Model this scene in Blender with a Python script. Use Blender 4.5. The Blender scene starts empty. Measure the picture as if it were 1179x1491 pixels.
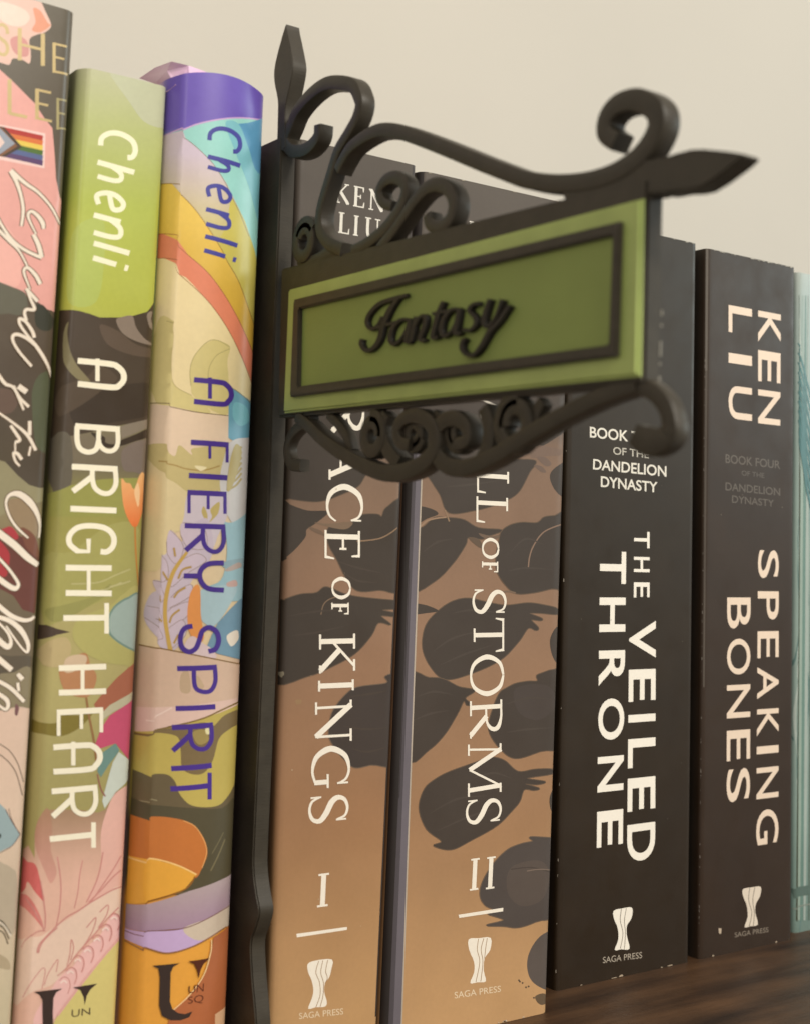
import bpy, bmesh, math, random
from mathutils import Vector, Matrix
random.seed(7)
SC = bpy.context.scene
COL = SC.collection

# ------------------------------------------------------------------ camera
PW, PH = 1179.0, 1491.0                      # pixel frame the traced outlines use
CX, CY = PW / 2, PH / 2
V2 = Vector((-717 - CX, 719 - CY))           # vanishing point of the depth direction
V1 = Vector((3380 - CX, 879 - CY))           # vanishing point of the shelf direction
FPX = math.sqrt(-(V1.dot(V2)))
AX = Vector((V1.x, V1.y, FPX)).normalized()
AY = Vector((V2.x, V2.y, FPX)).normalized()
AZ = AX.cross(AY)
CAM = Vector((0.0, -0.27282, 0.12544))
cam_d = bpy.data.cameras.new('camera')
cam = bpy.data.objects.new('camera', cam_d)
COL.objects.link(cam)
r_ = Vector((AX.x, AY.x, AZ.x)); d_ = Vector((AX.y, AY.y, AZ.y)); f_ = Vector((AX.z, AY.z, AZ.z))
R3 = Matrix((r_, -d_, -f_)).transposed()
cam.matrix_world = Matrix.Translation(CAM) @ R3.to_4x4()
cam_d.sensor_fit = 'VERTICAL'
cam_d.sensor_height = 36.0
cam_d.lens = FPX / PH * 36.0
cam_d.clip_start = 0.01
cam_d.clip_end = 50
cam_d.dof.use_dof = True
cam_d.dof.focus_distance = 0.335
cam_d.dof.aperture_fstop = 22.0
SC.camera = cam

# ------------------------------------------------------------------ light
W = bpy.data.worlds.new('World'); SC.world = W
W.use_nodes = True
bg = W.node_tree.nodes['Background']
bg.inputs['Color'].default_value = (1.0, 0.95, 0.88, 1)
bg.inputs['Strength'].default_value = 0.38

def area(name, loc, target, size, energy, color):
    l = bpy.data.lights.new(name, 'AREA'); l.shape = 'DISK'; l.size = size
    l.energy = energy; l.color = color
    o = bpy.data.objects.new(name, l); COL.objects.link(o)
    o.location = loc
    o.rotation_euler = (Vector(target) - Vector(loc)).to_track_quat('-Z', 'Y').to_euler()
    return o
area('ceiling_lamp', (0.30, -1.28, 1.22), (0.22, 0.05, 0.12), 0.95, 27.0, (1.0, 0.94, 0.84))
area('left_fill', (-1.1, -1.3, 0.7), (0.2, 0.0, 0.12), 0.9, 5.0, (1.0, 0.92, 0.80))  # unseen lamp added as a soft fill from the left
area('window_light', (1.9, -0.8, 0.6), (0.4, 0.15, 0.2), 0.7, 8.0, (0.82, 0.98, 1.0))

SC.view_settings.view_transform = 'Standard'
SC.view_settings.look = 'None'
SC.view_settings.exposure = 0.0
SC.view_settings.gamma = 1.0
SC.view_settings.use_curve_mapping = False

# ------------------------------------------------------------------ helpers
def ray(px, py):
    c = Vector(((px - CX) / FPX, (py - CY) / FPX, 1.0))
    return Vector((AX.dot(c), AY.dot(c), AZ.dot(c)))
def onY(p, y):
    r = ray(p[0], p[1]); return CAM + r * ((y - CAM.y) / r.y)
def onX(p, x):
    r = ray(p[0], p[1]); return CAM + r * ((x - CAM.x) / r.x)
def lin(c):
    out = []
    for v in c[:3]:
        v = v / 255.0
        out.append(v / 12.92 if v <= 0.04045 else ((v + 0.055) / 1.055) ** 2.4)
    return out
ZOOM = dict(A=(200, 80, 4.66), B=(200, 380, 4.66), C=(180, 660, 4.66), D=(160, 940, 4.66), E=(150, 1180, 4.795),
            F=(60, 430, 4.66), G=(40, 700, 4.66), H=(10, 990, 4.66), I=(0, 1230, 5.715), J=(400, 560, 5.359),
            K=(590, 560, 4.716), L=(390, 780, 4.26), M=(590, 820, 4.383), N=(580, 1100, 3.924), O=(330, 1200, 4.9125),
            P=(1000, 340, 3.726), Q=(0, 220, 7.4545), R=(0, 400, 7.4545), S=(0, 580, 7.4545), T=(0, 700, 7.4545),
            U=(0, 880, 7.4545), V=(0, 1040, 3.39), W=(0, 0, 5.738), X=(740, 740, 2.686), Y=(740, 1091, 2.686),
            a=(510, 410, 4.716), p=(0, 0, 1.0))
def q(z, s):
    """traced outline 'x,y x,y ...' to frame pixels"""
    x0, y0, k = ZOOM[z]
    return [(x0 + float(a) / k, y0 + float(b) / k) for a, b in (t.split(',') for t in s.split())]
def smooth(pts, closed, n=6):
    out = []; N = len(pts)
    rng = range(N) if closed else range(N - 1)
    for i in rng:
        g = (lambda j: pts[j % N]) if closed else (lambda j: pts[max(0, min(N - 1, j))])
        p0, p1, p2, p3 = g(i - 1), g(i), g(i + 1), g(i + 2)
        for k in range(n):
            t = k / n; t2 = t * t; t3 = t2 * t
            out.append(tuple(0.5 * (2 * p1[c] + (p2[c] - p0[c]) * t + (2 * p0[c] - 5 * p1[c] + 4 * p2[c] - p3[c]) * t2 +
                                    (3 * p1[c] - p0[c] - 3 * p2[c] + p3[c]) * t3) for c in range(len(p1))))
    if not closed: out.append(tuple(pts[-1]))
    return out
def ribbon(pts, w, taper=None):
    """list of quads (in 2D) following a path; w a number or list"""
    n = len(pts); L = []; Rr = []
    for i, p in enumerate(pts):
        a = Vector(pts[max(0, i - 1)]); b = Vector(pts[min(n - 1, i + 1)])
        d = (b - a)
        d = d.normalized() if d.length > 1e-9 else Vector((1, 0))
        nn = Vector((-d.y, d.x))
        t = i / (n - 1)
        ww = w if not isinstance(w, (list, tuple)) else w[min(len(w) - 1, int(t * (len(w) - 1)))] * (1 - (t * (len(w) - 1)) % 1) + w[min(len(w) - 1, int(t * (len(w) - 1)) + 1)] * ((t * (len(w) - 1)) % 1)
        L.append(Vector(p) + nn * ww / 2); Rr.append(Vector(p) - nn * ww / 2)
    return L, Rr

def link(name, me, parent=None, mats=()):
    o = bpy.data.objects.new(name, me)
    COL.objects.link(o)
    for m in mats: me.materials.append(m)
    if parent is not None:
        o.parent = parent
        o.matrix_parent_inverse = Matrix.Translation(-parent.location)
    return o
def thing(name, loc, label, cat, group=None):
    o = bpy.data.objects.new(name, None); COL.objects.link(o)
    o.empty_display_size = 0.02
    o.location = loc; o['label'] = label; o['category'] = cat
    if group: o['group'] = group
    return o
def from_bm(bm, name, parent, mats, sharp=None):
    me = bpy.data.meshes.new(name)
    bm.to_mesh(me); bm.free()
    if sharp is not None:
        for p in me.polygons: p.use_smooth = True
        me.set_sharp_from_angle(angle=math.radians(sharp))
    return link(name, me, parent, mats)

# ------------------------------------------------------------------ materials
def mat(name):
    m = bpy.data.materials.new(name); m.use_nodes = True
    nt = m.node_tree; b = nt.nodes['Principled BSDF']
    return m, nt, b
def noise(nt, scale, detail=4, coord='Object', stretch=None):
    tc = nt.nodes.new('ShaderNodeTexCoord')
    src = tc.outputs[coord]
    if stretch:
        mp = nt.nodes.new('ShaderNodeMapping'); mp.inputs['Scale'].default_value = stretch
        nt.links.new(src, mp.inputs['Vector']); src = mp.outputs['Vector']
    n = nt.nodes.new('ShaderNodeTexNoise'); n.inputs['Scale'].default_value = scale
    n.inputs['Detail'].default_value = detail
    nt.links.new(src, n.inputs['Vector'])
    return n.outputs['Fac']
def remap(nt, fac, lo, hi, a=0.3, b=0.7):
    r = nt.nodes.new('ShaderNodeMapRange')
    r.inputs['From Min'].default_value = a; r.inputs['From Max'].default_value = b
    r.inputs['To Min'].default_value = lo; r.inputs['To Max'].default_value = hi
    nt.links.new(fac, r.inputs['Value']); return r.outputs['Result']
def mulcol(nt, col, fac):
    m = nt.nodes.new('ShaderNodeVectorMath'); m.operation = 'SCALE'
    nt.links.new(col, m.inputs[0]); nt.links.new(fac, m.inputs['Scale']); return m.outputs[0]
def bump(nt, b, fac, strength, dist):
    n = nt.nodes.new('ShaderNodeBump'); n.inputs['Strength'].default_value = strength
    n.inputs['Distance'].default_value = dist
    nt.links.new(fac, n.inputs['Height']); nt.links.new(n.outputs['Normal'], b.inputs['Normal'])
def print_mat(name, rough, spec, mottle=0.10, coat=0.0, grain=0.02):
    m, nt, b = mat(name)
    at = nt.nodes.new('ShaderNodeAttribute'); at.attribute_name = 'Ink'
    f1 = remap(nt, noise(nt, 55, 5), 1 - mottle, 1 + mottle)
    f2 = remap(nt, noise(nt, 900, 2), 1 - grain, 1 + grain)
    c = mulcol(nt, mulcol(nt, at.outputs['Color'], f1), f2)
    nt.links.new(c, b.inputs['Base Color'])
    rr = remap(nt, noise(nt, 120, 4), rough - 0.06, rough + 0.08)
    nt.links.new(rr, b.inputs['Roughness'])
    b.inputs['Specular IOR Level'].default_value = spec
    if coat:
        b.inputs['Coat Weight'].default_value = coat; b.inputs['Coat Roughness'].default_value = 0.25
    bump(nt, b, noise(nt, 260, 3), 0.05, 0.0003)
    return m
def plain_mat(name, rgb, rough, spec=0.5, mottle=0.06, nscale=200, metal=0.0, bmp=None):
    m, nt, b = mat(name)
    rgbn = nt.nodes.new('ShaderNodeRGB'); rgbn.outputs[0].default_value = (*lin(rgb), 1)
    c = mulcol(nt, rgbn.outputs[0], remap(nt, noise(nt, nscale), 1 - mottle, 1 + mottle))
    nt.links.new(c, b.inputs['Base Color'])
    b.inputs['Roughness'].default_value = rough; b.inputs['Specular IOR Level'].default_value = spec
    b.inputs['Metallic'].default_value = metal
    if bmp: bump(nt, b, noise(nt, bmp[0], 3, stretch=bmp[2] if len(bmp) > 2 else None), bmp[1], 0.0005)
    return m
M_MATTE = print_mat('matte_printed_cover', 0.48, 0.4, 0.06)
M_DARK = print_mat('matte_black_cover', 0.44, 0.38, 0.10)
M_GLOSS = print_mat('glossy_dust_jacket', 0.36, 0.4, 0.04, coat=0.22)
M_INK = print_mat('letter_ink', 0.45, 0.4, 0.02)
M_FOIL = print_mat('gold_foil', 0.32, 0.5, 0.12)
m, nt, b = mat('page_edges')
rgbn = nt.nodes.new('ShaderNodeRGB'); rgbn.outputs[0].default_value = (*lin((222, 205, 172)), 1)
nt.links.new(mulcol(nt, rgbn.outputs[0], remap(nt, noise(nt, 60, 3, stretch=(60, 1, 1)), 0.72, 1.08)), b.inputs['Base Color'])
b.inputs['Roughness'].default_value = 0.85
M_PAGE = m
M_PLASTIC = plain_mat('black_plastic', (60, 54, 44), 0.46, 0.35, 0.12, 300, bmp=(900, 0.10, (0.4, 0.4, 3.0)))
M_LETTER = plain_mat('raised_black_lettering', (40, 36, 31), 0.5, 0.3, 0.15, 400)
M_GREEN = plain_mat('green_sign_plastic', (166, 180, 104), 0.42, 0.45, 0.07, 150, bmp=(700, 0.10, (0.5, 0.5, 3.0)))

M_OLIVE = plain_mat('olive_sign_plastic', (136, 150, 80), 0.5, 0.35, 0.07, 60, bmp=(700, 0.08, (0.5, 0.5, 3.0)))

# ------------------------------------------------------------------ setting
m, nt, b = mat('painted_wall')
rgbn = nt.nodes.new('ShaderNodeRGB'); rgbn.outputs[0].default_value = (*lin((200, 194, 183)), 1)
nt.links.new(mulcol(nt, rgbn.outputs[0], remap(nt, noise(nt, 9, 3), 0.985, 1.015)), b.inputs['Base Color'])
b.inputs['Roughness'].default_value = 0.75
bump(nt, b, noise(nt, 420, 4), 0.15, 0.0006)
M_WALL = m
def box_bm(bm, lo, hi):
    vs = [bm.verts.new((x, y, z)) for x in (lo[0], hi[0]) for y in (lo[1], hi[1]) for z in (lo[2], hi[2])]
    for f in ((0, 1, 3, 2), (4, 6, 7, 5), (0, 4, 5, 1), (2, 3, 7, 6), (0, 2, 6, 4), (1, 5, 7, 3)):
        bm.faces.new([vs[i] for i in f])
bm = bmesh.new(); box_bm(bm, (-1.0, 0.26, -0.6), (2.6, 0.30, 1.3))
bmesh.ops.recalc_face_normals(bm, faces=bm.faces)
o = from_bm(bm, 'wall', None, [M_WALL]); o['kind'] = 'structure'

m, nt, b = mat('dark_wood')
f = noise(nt, 14, 6, stretch=(1, 9, 9))
cr = nt.nodes.new('ShaderNodeValToRGB')
cr.color_ramp.elements[0].position = 0.3; cr.color_ramp.elements[0].color = (*lin((46, 29, 16)), 1)
cr.color_ramp.elements[1].position = 0.72; cr.color_ramp.elements[1].color = (*lin((92, 65, 42)), 1)
nt.links.new(f, cr.inputs['Fac'])
nt.links.new(mulcol(nt, cr.outputs['Color'], remap(nt, noise(nt, 70, 5), 0.8, 1.15)), b.inputs['Base Color'])
b.inputs['Roughness'].default_value = 0.48
bump(nt, b, noise(nt, 90, 5, stretch=(1, 8, 8)), 0.25, 0.0006)
bm = bmesh.new(); box_bm(bm, (-0.5, -0.17, -0.022), (1.4, 0.258, 0.0))
bmesh.ops.recalc_face_normals(bm, faces=bm.faces)
bmesh.ops.bevel(bm, geom=bm.edges[:], offset=0.0015, segments=2, affect='EDGES')
o = from_bm(bm, 'shelf', None, [m]); o['kind'] = 'structure'

# ------------------------------------------------------------------ books
EPS = 3.5e-6
class Book:
    def __init__(s, name, label, tl, tr, bl, br, Yb, depth, cmat, stops, side, group, r=0.0014, bulge=0.0, wall=0.0006, arch=0.0, hard=False, groove=0.0):
        s.Yb, s.r, s.bulge, s.groove = Yb, r, bulge, groove
        ye = Yb + bulge + 0.3 * r
        a, c = onY(tl, ye + groove), onY(bl, ye + groove)
        d, e = onY(tr, ye), onY(br, ye)
        s.ls = (a.x - c.x) / (a.z - c.z); s.l0 = c.x - s.ls * c.z
        s.rs = (d.x - e.x) / (d.z - e.z); s.r0 = e.x - s.rs * e.z
        s.zt = (a.z + d.z) / 2; s.arch = arch
        s.layer = 0; s.mat = cmat; s.laid = []
        xm = (s.XL(0) + s.XR(0)) / 2
        s.root = thing(name, (xm, Yb + depth / 2, 0), label, 'book', group)
        s.stops = []
        xc = (tl[0] + tr[0] + bl[0] + br[0]) / 4
        for y, c in stops:
            s.stops.append((onY((xc, y), Yb).z, lin(c)))
        s.stops.sort()
        s.bm = bmesh.new(); s.ink = s.bm.verts.layers.float_color.new('Ink')
        s.side = lin(side)
        s.build_cover(depth, wall)
        # page block
        bm = bmesh.new(); z0 = 0.003 if hard else 0.0004; z1 = s.zt - (0.0035 if hard else 0.0004)
        vs = []
        y0, y1 = Yb + max(r, bulge) + groove + wall + 0.0008, Yb + depth - (0.004 if hard else 0.0006)
        for z in (z0, z1):
            vs.append([bm.verts.new(p) for p in ((s.XL(z) + wall + .0003, y0, z), (s.XR(z) - wall - .0003, y0, z), (s.XR(z) - wall - .0003, y1, z), (s.XL(z) + wall + .0003, y1, z))])
        bm.faces.new(vs[0][::-1]); bm.faces.new(vs[1])
        for i in range(4):
            j = (i + 1) % 4; bm.faces.new((vs[0][i], vs[0][j], vs[1][j], vs[1][i]))
        from_bm(bm, 'page_block', s.root, [M_PAGE])
    def XL(s, z): return s.l0 + s.ls * z
    def XR(s, z): return s.r0 + s.rs * z
    US = [0, .004, .012, .024, .04, .07, .1] + [.07 + .86 * i / 14 for i in range(1, 14)] + [.9, .93, .96, .976, .988, .996, 1]
    def prof(s, u, w):
        # the spine is built of narrow flat strips; print lies on those same strips
        u = min(1, max(0, u))
        for a, b_ in zip(s.US, s.US[1:]):
            if u <= b_:
                t = (u - a) / (b_ - a); return s.curve(a, w) * (1 - t) + s.curve(b_, w) * t
        return s.curve(1, w)
    def curve(s, u, w):
        d = max(0.0, min(u, 1 - u)) * w
        y = s.bulge * (2 * u - 1) ** 2
        if u < .1: y += s.groove * (1 - u / .1)
        if d < s.r: y += s.r - math.sqrt(max(0, s.r ** 2 - (s.r - d) ** 2))
        return y
    def P(s, u, z, k):
        w = s.XR(z) - s.XL(z)
        return Vector((s.XL(z) + u * w, s.Yb + s.prof(u, w) - k, z))
    def uv(s, p):
        y = s.Yb
        for _ in range(4):
            v = onY(p, y); w = s.XR(v.z) - s.XL(v.z)
            u = (v.x - s.XL(v.z)) / w
            y = s.Yb + s.prof(min(1, max(0, u)), w)
        return u, v.z
    def base(s, z):
        st = s.stops
        if z <= st[0][0]: return st[0][1]
        for (z0, c0), (z1, c1) in zip(st, st[1:]):
            if z <= z1:
                t = (z - z0) / (z1 - z0); return [x + (y - x) * t for x, y in zip(c0, c1)]
        return st[-1][1]
    def build_cover(s, depth, t):
        bm = s.bm
        us = s.US
        nz = 40
        rows = []
        for j in range(nz + 1):
            z = s.zt * j / nz
            w = s.XR(z) - s.XL(z)
            yl = s.Yb + max(s.prof(0, w), s.prof(1, w))
            row = [((s.XL(z), s.Yb + depth, z), s.side), ((s.XL(z), yl + .003, z), s.side)]
            for u in us:
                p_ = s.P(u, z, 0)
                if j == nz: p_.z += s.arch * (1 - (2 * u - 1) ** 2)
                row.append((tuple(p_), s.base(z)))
            row += [((s.XR(z), yl + .003, z), s.side), ((s.XR(z), s.Yb + depth, z), s.side)]
            inner = []
            for (p, c) in row:
                x = min(max(p[0], s.XL(z) + t), s.XR(z) - t)
                onside = p[1] >= yl + .0029
                inner.append((x, p[1] if onside else p[1] + t, p[2]))
            rows.append((row, inner))
        O = []; I = []
        paper = lin((215, 200, 175))
        for row, inner in rows:
            oo = []
            for p, c in row:
                v = bm.verts.new(p); v[s.ink] = (*c, 1); oo.append(v)
            ii = []
            for p in inner:
                v = bm.verts.new(p); v[s.ink] = (*paper, 1); ii.append(v)
            O.append(oo); I.append(ii)
        n = len(O[0])
        for j in range(nz):
            for i in range(n - 1):
                bm.faces.new((O[j][i], O[j][i + 1], O[j + 1][i + 1], O[j + 1][i]))
                bm.faces.new((I[j][i], I[j + 1][i], I[j + 1][i + 1], I[j][i + 1]))
            for i in (0, n - 1):
                f = (O[j][i], O[j + 1][i], I[j + 1][i], I[j][i]); bm.faces.new(f if i == 0 else f[::-1])
        for i in range(n - 1):
            bm.faces.new((O[nz][i], O[nz][i + 1], I[nz][i + 1], I[nz][i]))
            bm.faces.new((O[0][i], I[0][i], I[0][i + 1], O[0][i + 1]))
    # flat 2D bmesh (u, z) -> surface
    def stamp(s, polys, col, bm=None, lift=0.0, grad=None, ramp=0.0, cuts=True):
        """polys: list of pixel polygons laid into the spine print"""
        t = bmesh.new()
        seq = t.verts.layers.float.new('seq')
        N = max(1, len(polys))
        for n_, poly in enumerate(polys):
            vs = []
            for p in poly:
                u, z = s.uv(p)
                v = t.verts.new((u * 0.05, z, 0))
                v[seq] = p[2] if len(p) > 2 else 0.0
                vs.append(v)
            try: t.faces.new(vs)
            except ValueError: pass
        t.normal_update()
        bmesh.ops.triangulate(t, faces=t.faces[:])
        def cut(co, no, clear=False):
            g = t.verts[:] + t.edges[:] + t.faces[:]
            bmesh.ops.bisect_plane(t, geom=g, plane_co=co, plane_no=no, clear_outer=clear, dist=1e-7)
        cut((0.0008 * .05, 0, 0), (-1, 0, 0), True); cut((0.9992 * .05, 0, 0), (1, 0, 0), True)
        cut((0, s.zt - 2e-5, 0), (0, 1, 0), True); cut((0, 2e-5, 0), (0, -1, 0), True)
        if cuts:
            for u in (.004, .012, .024, .04, .07, .1, .9, .93, .96, .976, .988, .996): cut((u * .05, 0, 0), (1, 0, 0))
            if s.bulge > 0:
                for i in range(1, 14): cut(((.07 + .86 * i / 14) * .05, 0, 0), (1, 0, 0))
                zs = [v.co.y for v in t.verts] or [0]
                for i in range(1, 40):
                    if min(zs) < s.zt * i / 40 < max(zs): cut((0, s.zt * i / 40, 0), (0, 1, 0))
        tgt = bm if bm is not None else s.bm
        ink = tgt.verts.layers.float_color['Ink']
        c0 = lin(col)
        if grad:
            zc0, zc1 = s.uv((polys[0][0][0], grad[0]))[1], s.uv((polys[0][0][0], grad[2]))[1]
            g0, g1 = lin(grad[1]), lin(grad[3])
        if not t.verts:
            t.free(); return
        bb = (min(v.co.x for v in t.verts), max(v.co.x for v in t.verts), min(v.co.y for v in t.verts), max(v.co.y for v in t.verts))
        lev = 1 + max([l for x0, x1, y0, y1, l in s.laid if x0 < bb[1] and x1 > bb[0] and y0 < bb[3] and y1 > bb[2]] or [0])
        k0 = lev * EPS
        s.laid.append((*bb, lev + (2 if ramp else 0)))
        mp = {}
        for v in t.verts:
            u, z = v.co.x / .05, v.co.y
            nv = tgt.verts.new(s.P(u, z, k0 + ramp * v[seq]))
            c = c0
            if grad:
                tt = min(1, max(0, (z - zc0) / (zc1 - zc0))); c = [a + (b_ - a) * tt for a, b_ in zip(g0, g1)]
            nv[ink] = (*c, 1); mp[v] = nv
        for f in t.faces:
            vs = [mp[v] for v in f.verts]
            nf = tgt.faces.new(vs)
            nf.normal_update()
            if nf.normal.y > 0: nf.normal_flip()
        t.free()
    def art(s, col, z, pts, sm=True, grad=None):
        p = q(z, pts)
        if sm: p = smooth(p, True, 5)
        s.stamp([p], col, grad=grad)
    def blot(s, col, edge, z, pts):
        p = smooth(q(z, pts), True, 5)
        s.path(edge, p + [p[0]], 2.6, False)
        s.stamp([p], col)
    def line(s, col, z, pts, w, sm=True, bm=None, lift=0.0):
        p = q(z, pts)
        s.path(col, p, w, sm, bm, lift)
    def path(s, col, p, w, sm=True, bm=None, lift=0.0):
        if sm: p = smooth(p, False, 7)
        L, R = ribbon(p, w)
        n = len(p)
        quads = []
        for i in range(n - 1):
            a, b_ = i / (n - 1), (i + 1) / (n - 1)
            quads.append([(*L[i], a), (*R[i], a), (*R[i + 1], b_), (*L[i + 1], b_)])
        s.stamp(quads, col, bm, lift, ramp=6e-6)
    def newbm(s):
        bm = bmesh.new(); bm.verts.layers.float_color.new('Ink'); return bm
    def part(s, name, bm, m_=None, label=None):
        o = from_bm(bm, name, s.root, [m_ or M_INK])
        if label: o['label'] = label
        return o
    def finish(s):
        o = from_bm(s.bm, 'cover', s.root, [s.mat], sharp=50)
        return o
    def wear(s, edge, n, col=(205, 190, 170), big=1.0):
        """chipped paper along an edge of the spine"""
        w = s.XR(0.1) - s.XL(0.1)
        s.layer += 1
        ink = s.bm.verts.layers.float_color['Ink']
        for _ in range(n):
            a = random.random(); ln = random.uniform(.0004, .0018) * big; th = random.uniform(.00012, .0004) * big
            if edge == 'bottom': rect = [(a, 0.0002), (a + ln / w, 0.0002), (a + ln * .8 / w, 0.0002 + th), (a + ln * .2 / w, 0.0002 + th * .8)]
            elif edge == 'top':
                zt = s.zt - .0001; rect = [(a, zt - th), (a + ln / w, zt - th * .6), (a + ln / w, zt), (a, zt)]
            elif edge == 'left':
                z = a * s.zt; rect = [(.004, z), (.004 + th / w, z), (.004 + th * .7 / w, z + ln), (.004, z + ln)]
            else:
                z = a * s.zt; u = random.uniform(.05, .95); rect = [(u, z), (u + th / w, z + th * .2), (u + th / w * .8, z + th), (u, z + th * .8)]
            vs = []
            for u, z in rect:
                v = s.bm.verts.new(s.P(min(.998, u), min(s.zt - 2e-5, max(0, z)), 1.2e-4)); v[ink] = (*lin(col), 1); vs.append(v)
            f = s.bm.faces.new(vs); f.normal_update()
            if f.normal.y > 0: f.normal_flip()

SERIF = lambda t: ''.join(chr(0x1D400 + ord(c) - 65) if c.isupper() else c for c in t)
SANSB = lambda t: ''.join(chr(0x1D5D4 + ord(c) - 65) if c.isupper() else c for c in t)
def glyph_mesh(text, off=0.0, space=1.0):
    c = bpy.data.curves.new('type', 'FONT'); c.body = text; c.size = 1; c.offset = off; c.space_character = space
    c.resolution_u = 6
    o = bpy.data.objects.new('type', c); COL.objects.link(o)
    bpy.context.view_layer.update()
    dg = bpy.context.evaluated_depsgraph_get()
    me = bpy.data.meshes.new_from_object(o.evaluated_get(dg))
    vs = [(v.co.x, v.co.y) for v in me.vertices]; fs = [tuple(p.vertices) for p in me.polygons]
    bpy.data.objects.remove(o); bpy.data.curves.remove(c); bpy.data.meshes.remove(me)
    x0 = min(v[0] for v in vs); x1 = max(v[0] for v in vs); y0 = min(v[1] for v in vs); y1 = max(v[1] for v in vs)
    return [((x - x0) / (x1 - x0), (y - y0) / (y1 - y0)) for x, y in vs], fs
def text_on(book, bm, text, bl, br, tl, tr, col, off=0.0, space=1.0):
    vs, fs = glyph_mesh(text, off, space)
    def mpx(a, b_):
        return tuple((bl[i] * (1 - a) + br[i] * a) * (1 - b_) + (tl[i] * (1 - a) + tr[i] * a) * b_ for i in range(2))
    px = [mpx(*v) for v in vs]
    book.stamp([[px[i] for i in f] for f in fs], col, bm, lift=3e-5, cuts=book.bulge > 0)
def letters_on(book, bm, word, xl0, xr0, xl1, xr1, spans, col, style=lambda t: t, off=0.0):
    """letters read downwards, tops to the right; spans are their starts and ends down the frame"""
    ya, yb = spans[0][0], spans[-1][1]
    for ch, (s0, s1) in zip(word, spans):
        t0, t1 = (s0 - ya) / (yb - ya), (s1 - ya) / (yb - ya)
        l0, l1 = xl0 + (xl1 - xl0) * t0, xl0 + (xl1 - xl0) * t1
        r0, r1 = xr0 + (xr1 - xr0) * t0, xr0 + (xr1 - xr0) * t1
        xm = (l0 + r0) / 2
        k = lambda x, y: (879 - y) / (3380 - x) * (x - xm)
        text_on(book, bm, style(ch), (l0, s0 + k(l0, s0)), (l1, s1 + k(l1, s1)), (r0, s0 + k(r0, s0)), (r1, s1 + k(r1, s1)), col, off)
# hand-drawn letter strokes in a unit box: (points, smooth, weight)
G = {
 'A': [([(.1, 0), (.1, .68), (.16, .84), (.34, .96), (.58, .98), (.78, .9), (.9, .74), (.9, 0)], 1, 1), ([(-.04, .42), (.74, .42)], 0, .75)],
 'B': [([(.08, 0), (.08, 1)], 0, 1), ([(.08, .95), (.6, .95), (.85, .84), (.85, .66), (.6, .53), (.1, .53)], 1, .8), ([(.5, .53), (.85, .46), (.97, .28), (.85, .1), (.55, .04), (.08, .04)], 1, .9)],
 'R': [([(.08, 0), (.08, 1)], 0, 1), ([(.08, .95), (.6, .96), (.9, .84), (.93, .66), (.75, .5), (.45, .45), (.15, .45)], 1, .85), ([(.38, .45), (.93, .02)], 0, 1)],
 'I': [([(.5, 0), (.5, 1)], 0, 1)],
 'G': [([(.92, .7), (.92, .84), (.72, .97), (.4, .98), (.14, .82), (.06, .5), (.14, .2), (.4, .03), (.7, .03), (.93, .2)], 1, .95), ([(.93, .16), (.93, .44), (.5, .44)], 0, .8)],
 'H': [([(.08, 0), (.08, 1)], 0, 1), ([(.9, 0), (.9, 1)], 0, 1), ([(.08, .5), (.9, .5)], 0, .65)],
 'T': [([(.48, 0), (.48, .96)], 0, 1), ([(0, .95), (1, .95)], 0, .8)],
 'E': [([(.1, 0), (.1, 1)], 0, 1), ([(.1, .96), (.95, .96)], 0, .65), ([(.1, .53), (.78, .53)], 0, .6), ([(.1, .04), (1, .04)], 0, .65)],
 'F': [([(.1, 0), (.1, 1)], 0, 1), ([(.1, .96), (.98, .96)], 0, .55), ([(.1, .5), (.85, .5)], 0, .55)],
 'Y': [([(.02, 1), (.06, .62), (.3, .42), (.62, .42), (.9, .6), (.96, 1)], 1, .95), ([(.48, .42), (.48, 0)], 0, .95)],
 'S': [([(.93, .72), (.85, .9), (.55, .98), (.25, .92), (.1, .74), (.22, .57), (.5, .5), (.82, .4), (.93, .22), (.75, .05), (.4, .02), (.12, .12), (.04, .32)], 1, .95)],
 'P': [([(.08, 0), (.08, 1)], 0, 1), ([(.08, .95), (.6, .96), (.93, .84), (.95, .62), (.75, .45), (.12, .42)], 1, .85)],
 'C': [([(.97, .76), (.9, .9), (.6, .98), (.25, .9), (.06, .62), (.1, .3), (.36, .06), (.7, .02)], 1, 1)],
 'h': [([(.1, 0), (.26, 1)], 0, 1), ([(.16, .36), (.42, .62), (.74, .63), (.86, .42), (.8, 0)], 1, .9)],
 'e': [([(.16, .5), (.9, .62), (.86, .9), (.5, 1), (.14, .74), (.08, .38), (.32, .04), (.8, .1)], 1, .95)],
 'n': [([(.06, 0), (.18, .95)], 0, 1), ([(.12, .55), (.44, .92), (.82, .92), (.93, .6), (.86, 0)], 1, .95)],
 'l': [([(.35, 0), (.7, 1)], 0, 1)],
 'i': [([(.3, 0), (.55, .66)], 0, 1), ([(.68, .9), (.72, 1.0)], 0, 1.1)],
}
def strokes_on(book, bm, ch, xl, xr, y0, y1, wpx, col, lift=3e-5):
    xc, yc = (xl + xr) / 2, (y0 + y1) / 2
    sl = (879 - yc) / (3380 - xc)
    sh = abs(sl) * (xr - xl) * (0.35 if y1 - y0 < 25 else 0.5)
    a, b_ = y0 + sh, y1 - sh
    if b_ - a < 2: a = b_ = yc
    for pts, sm, wt in G[ch]:
        pp = []
        for gx, gy in pts:
            x = xl + gy * (xr - xl); pp.append((x, a + gx * (b_ - a) + sl * (x - xc)))
        book.path(col, pp, wpx * wt, bool(sm), bm, lift)
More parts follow.
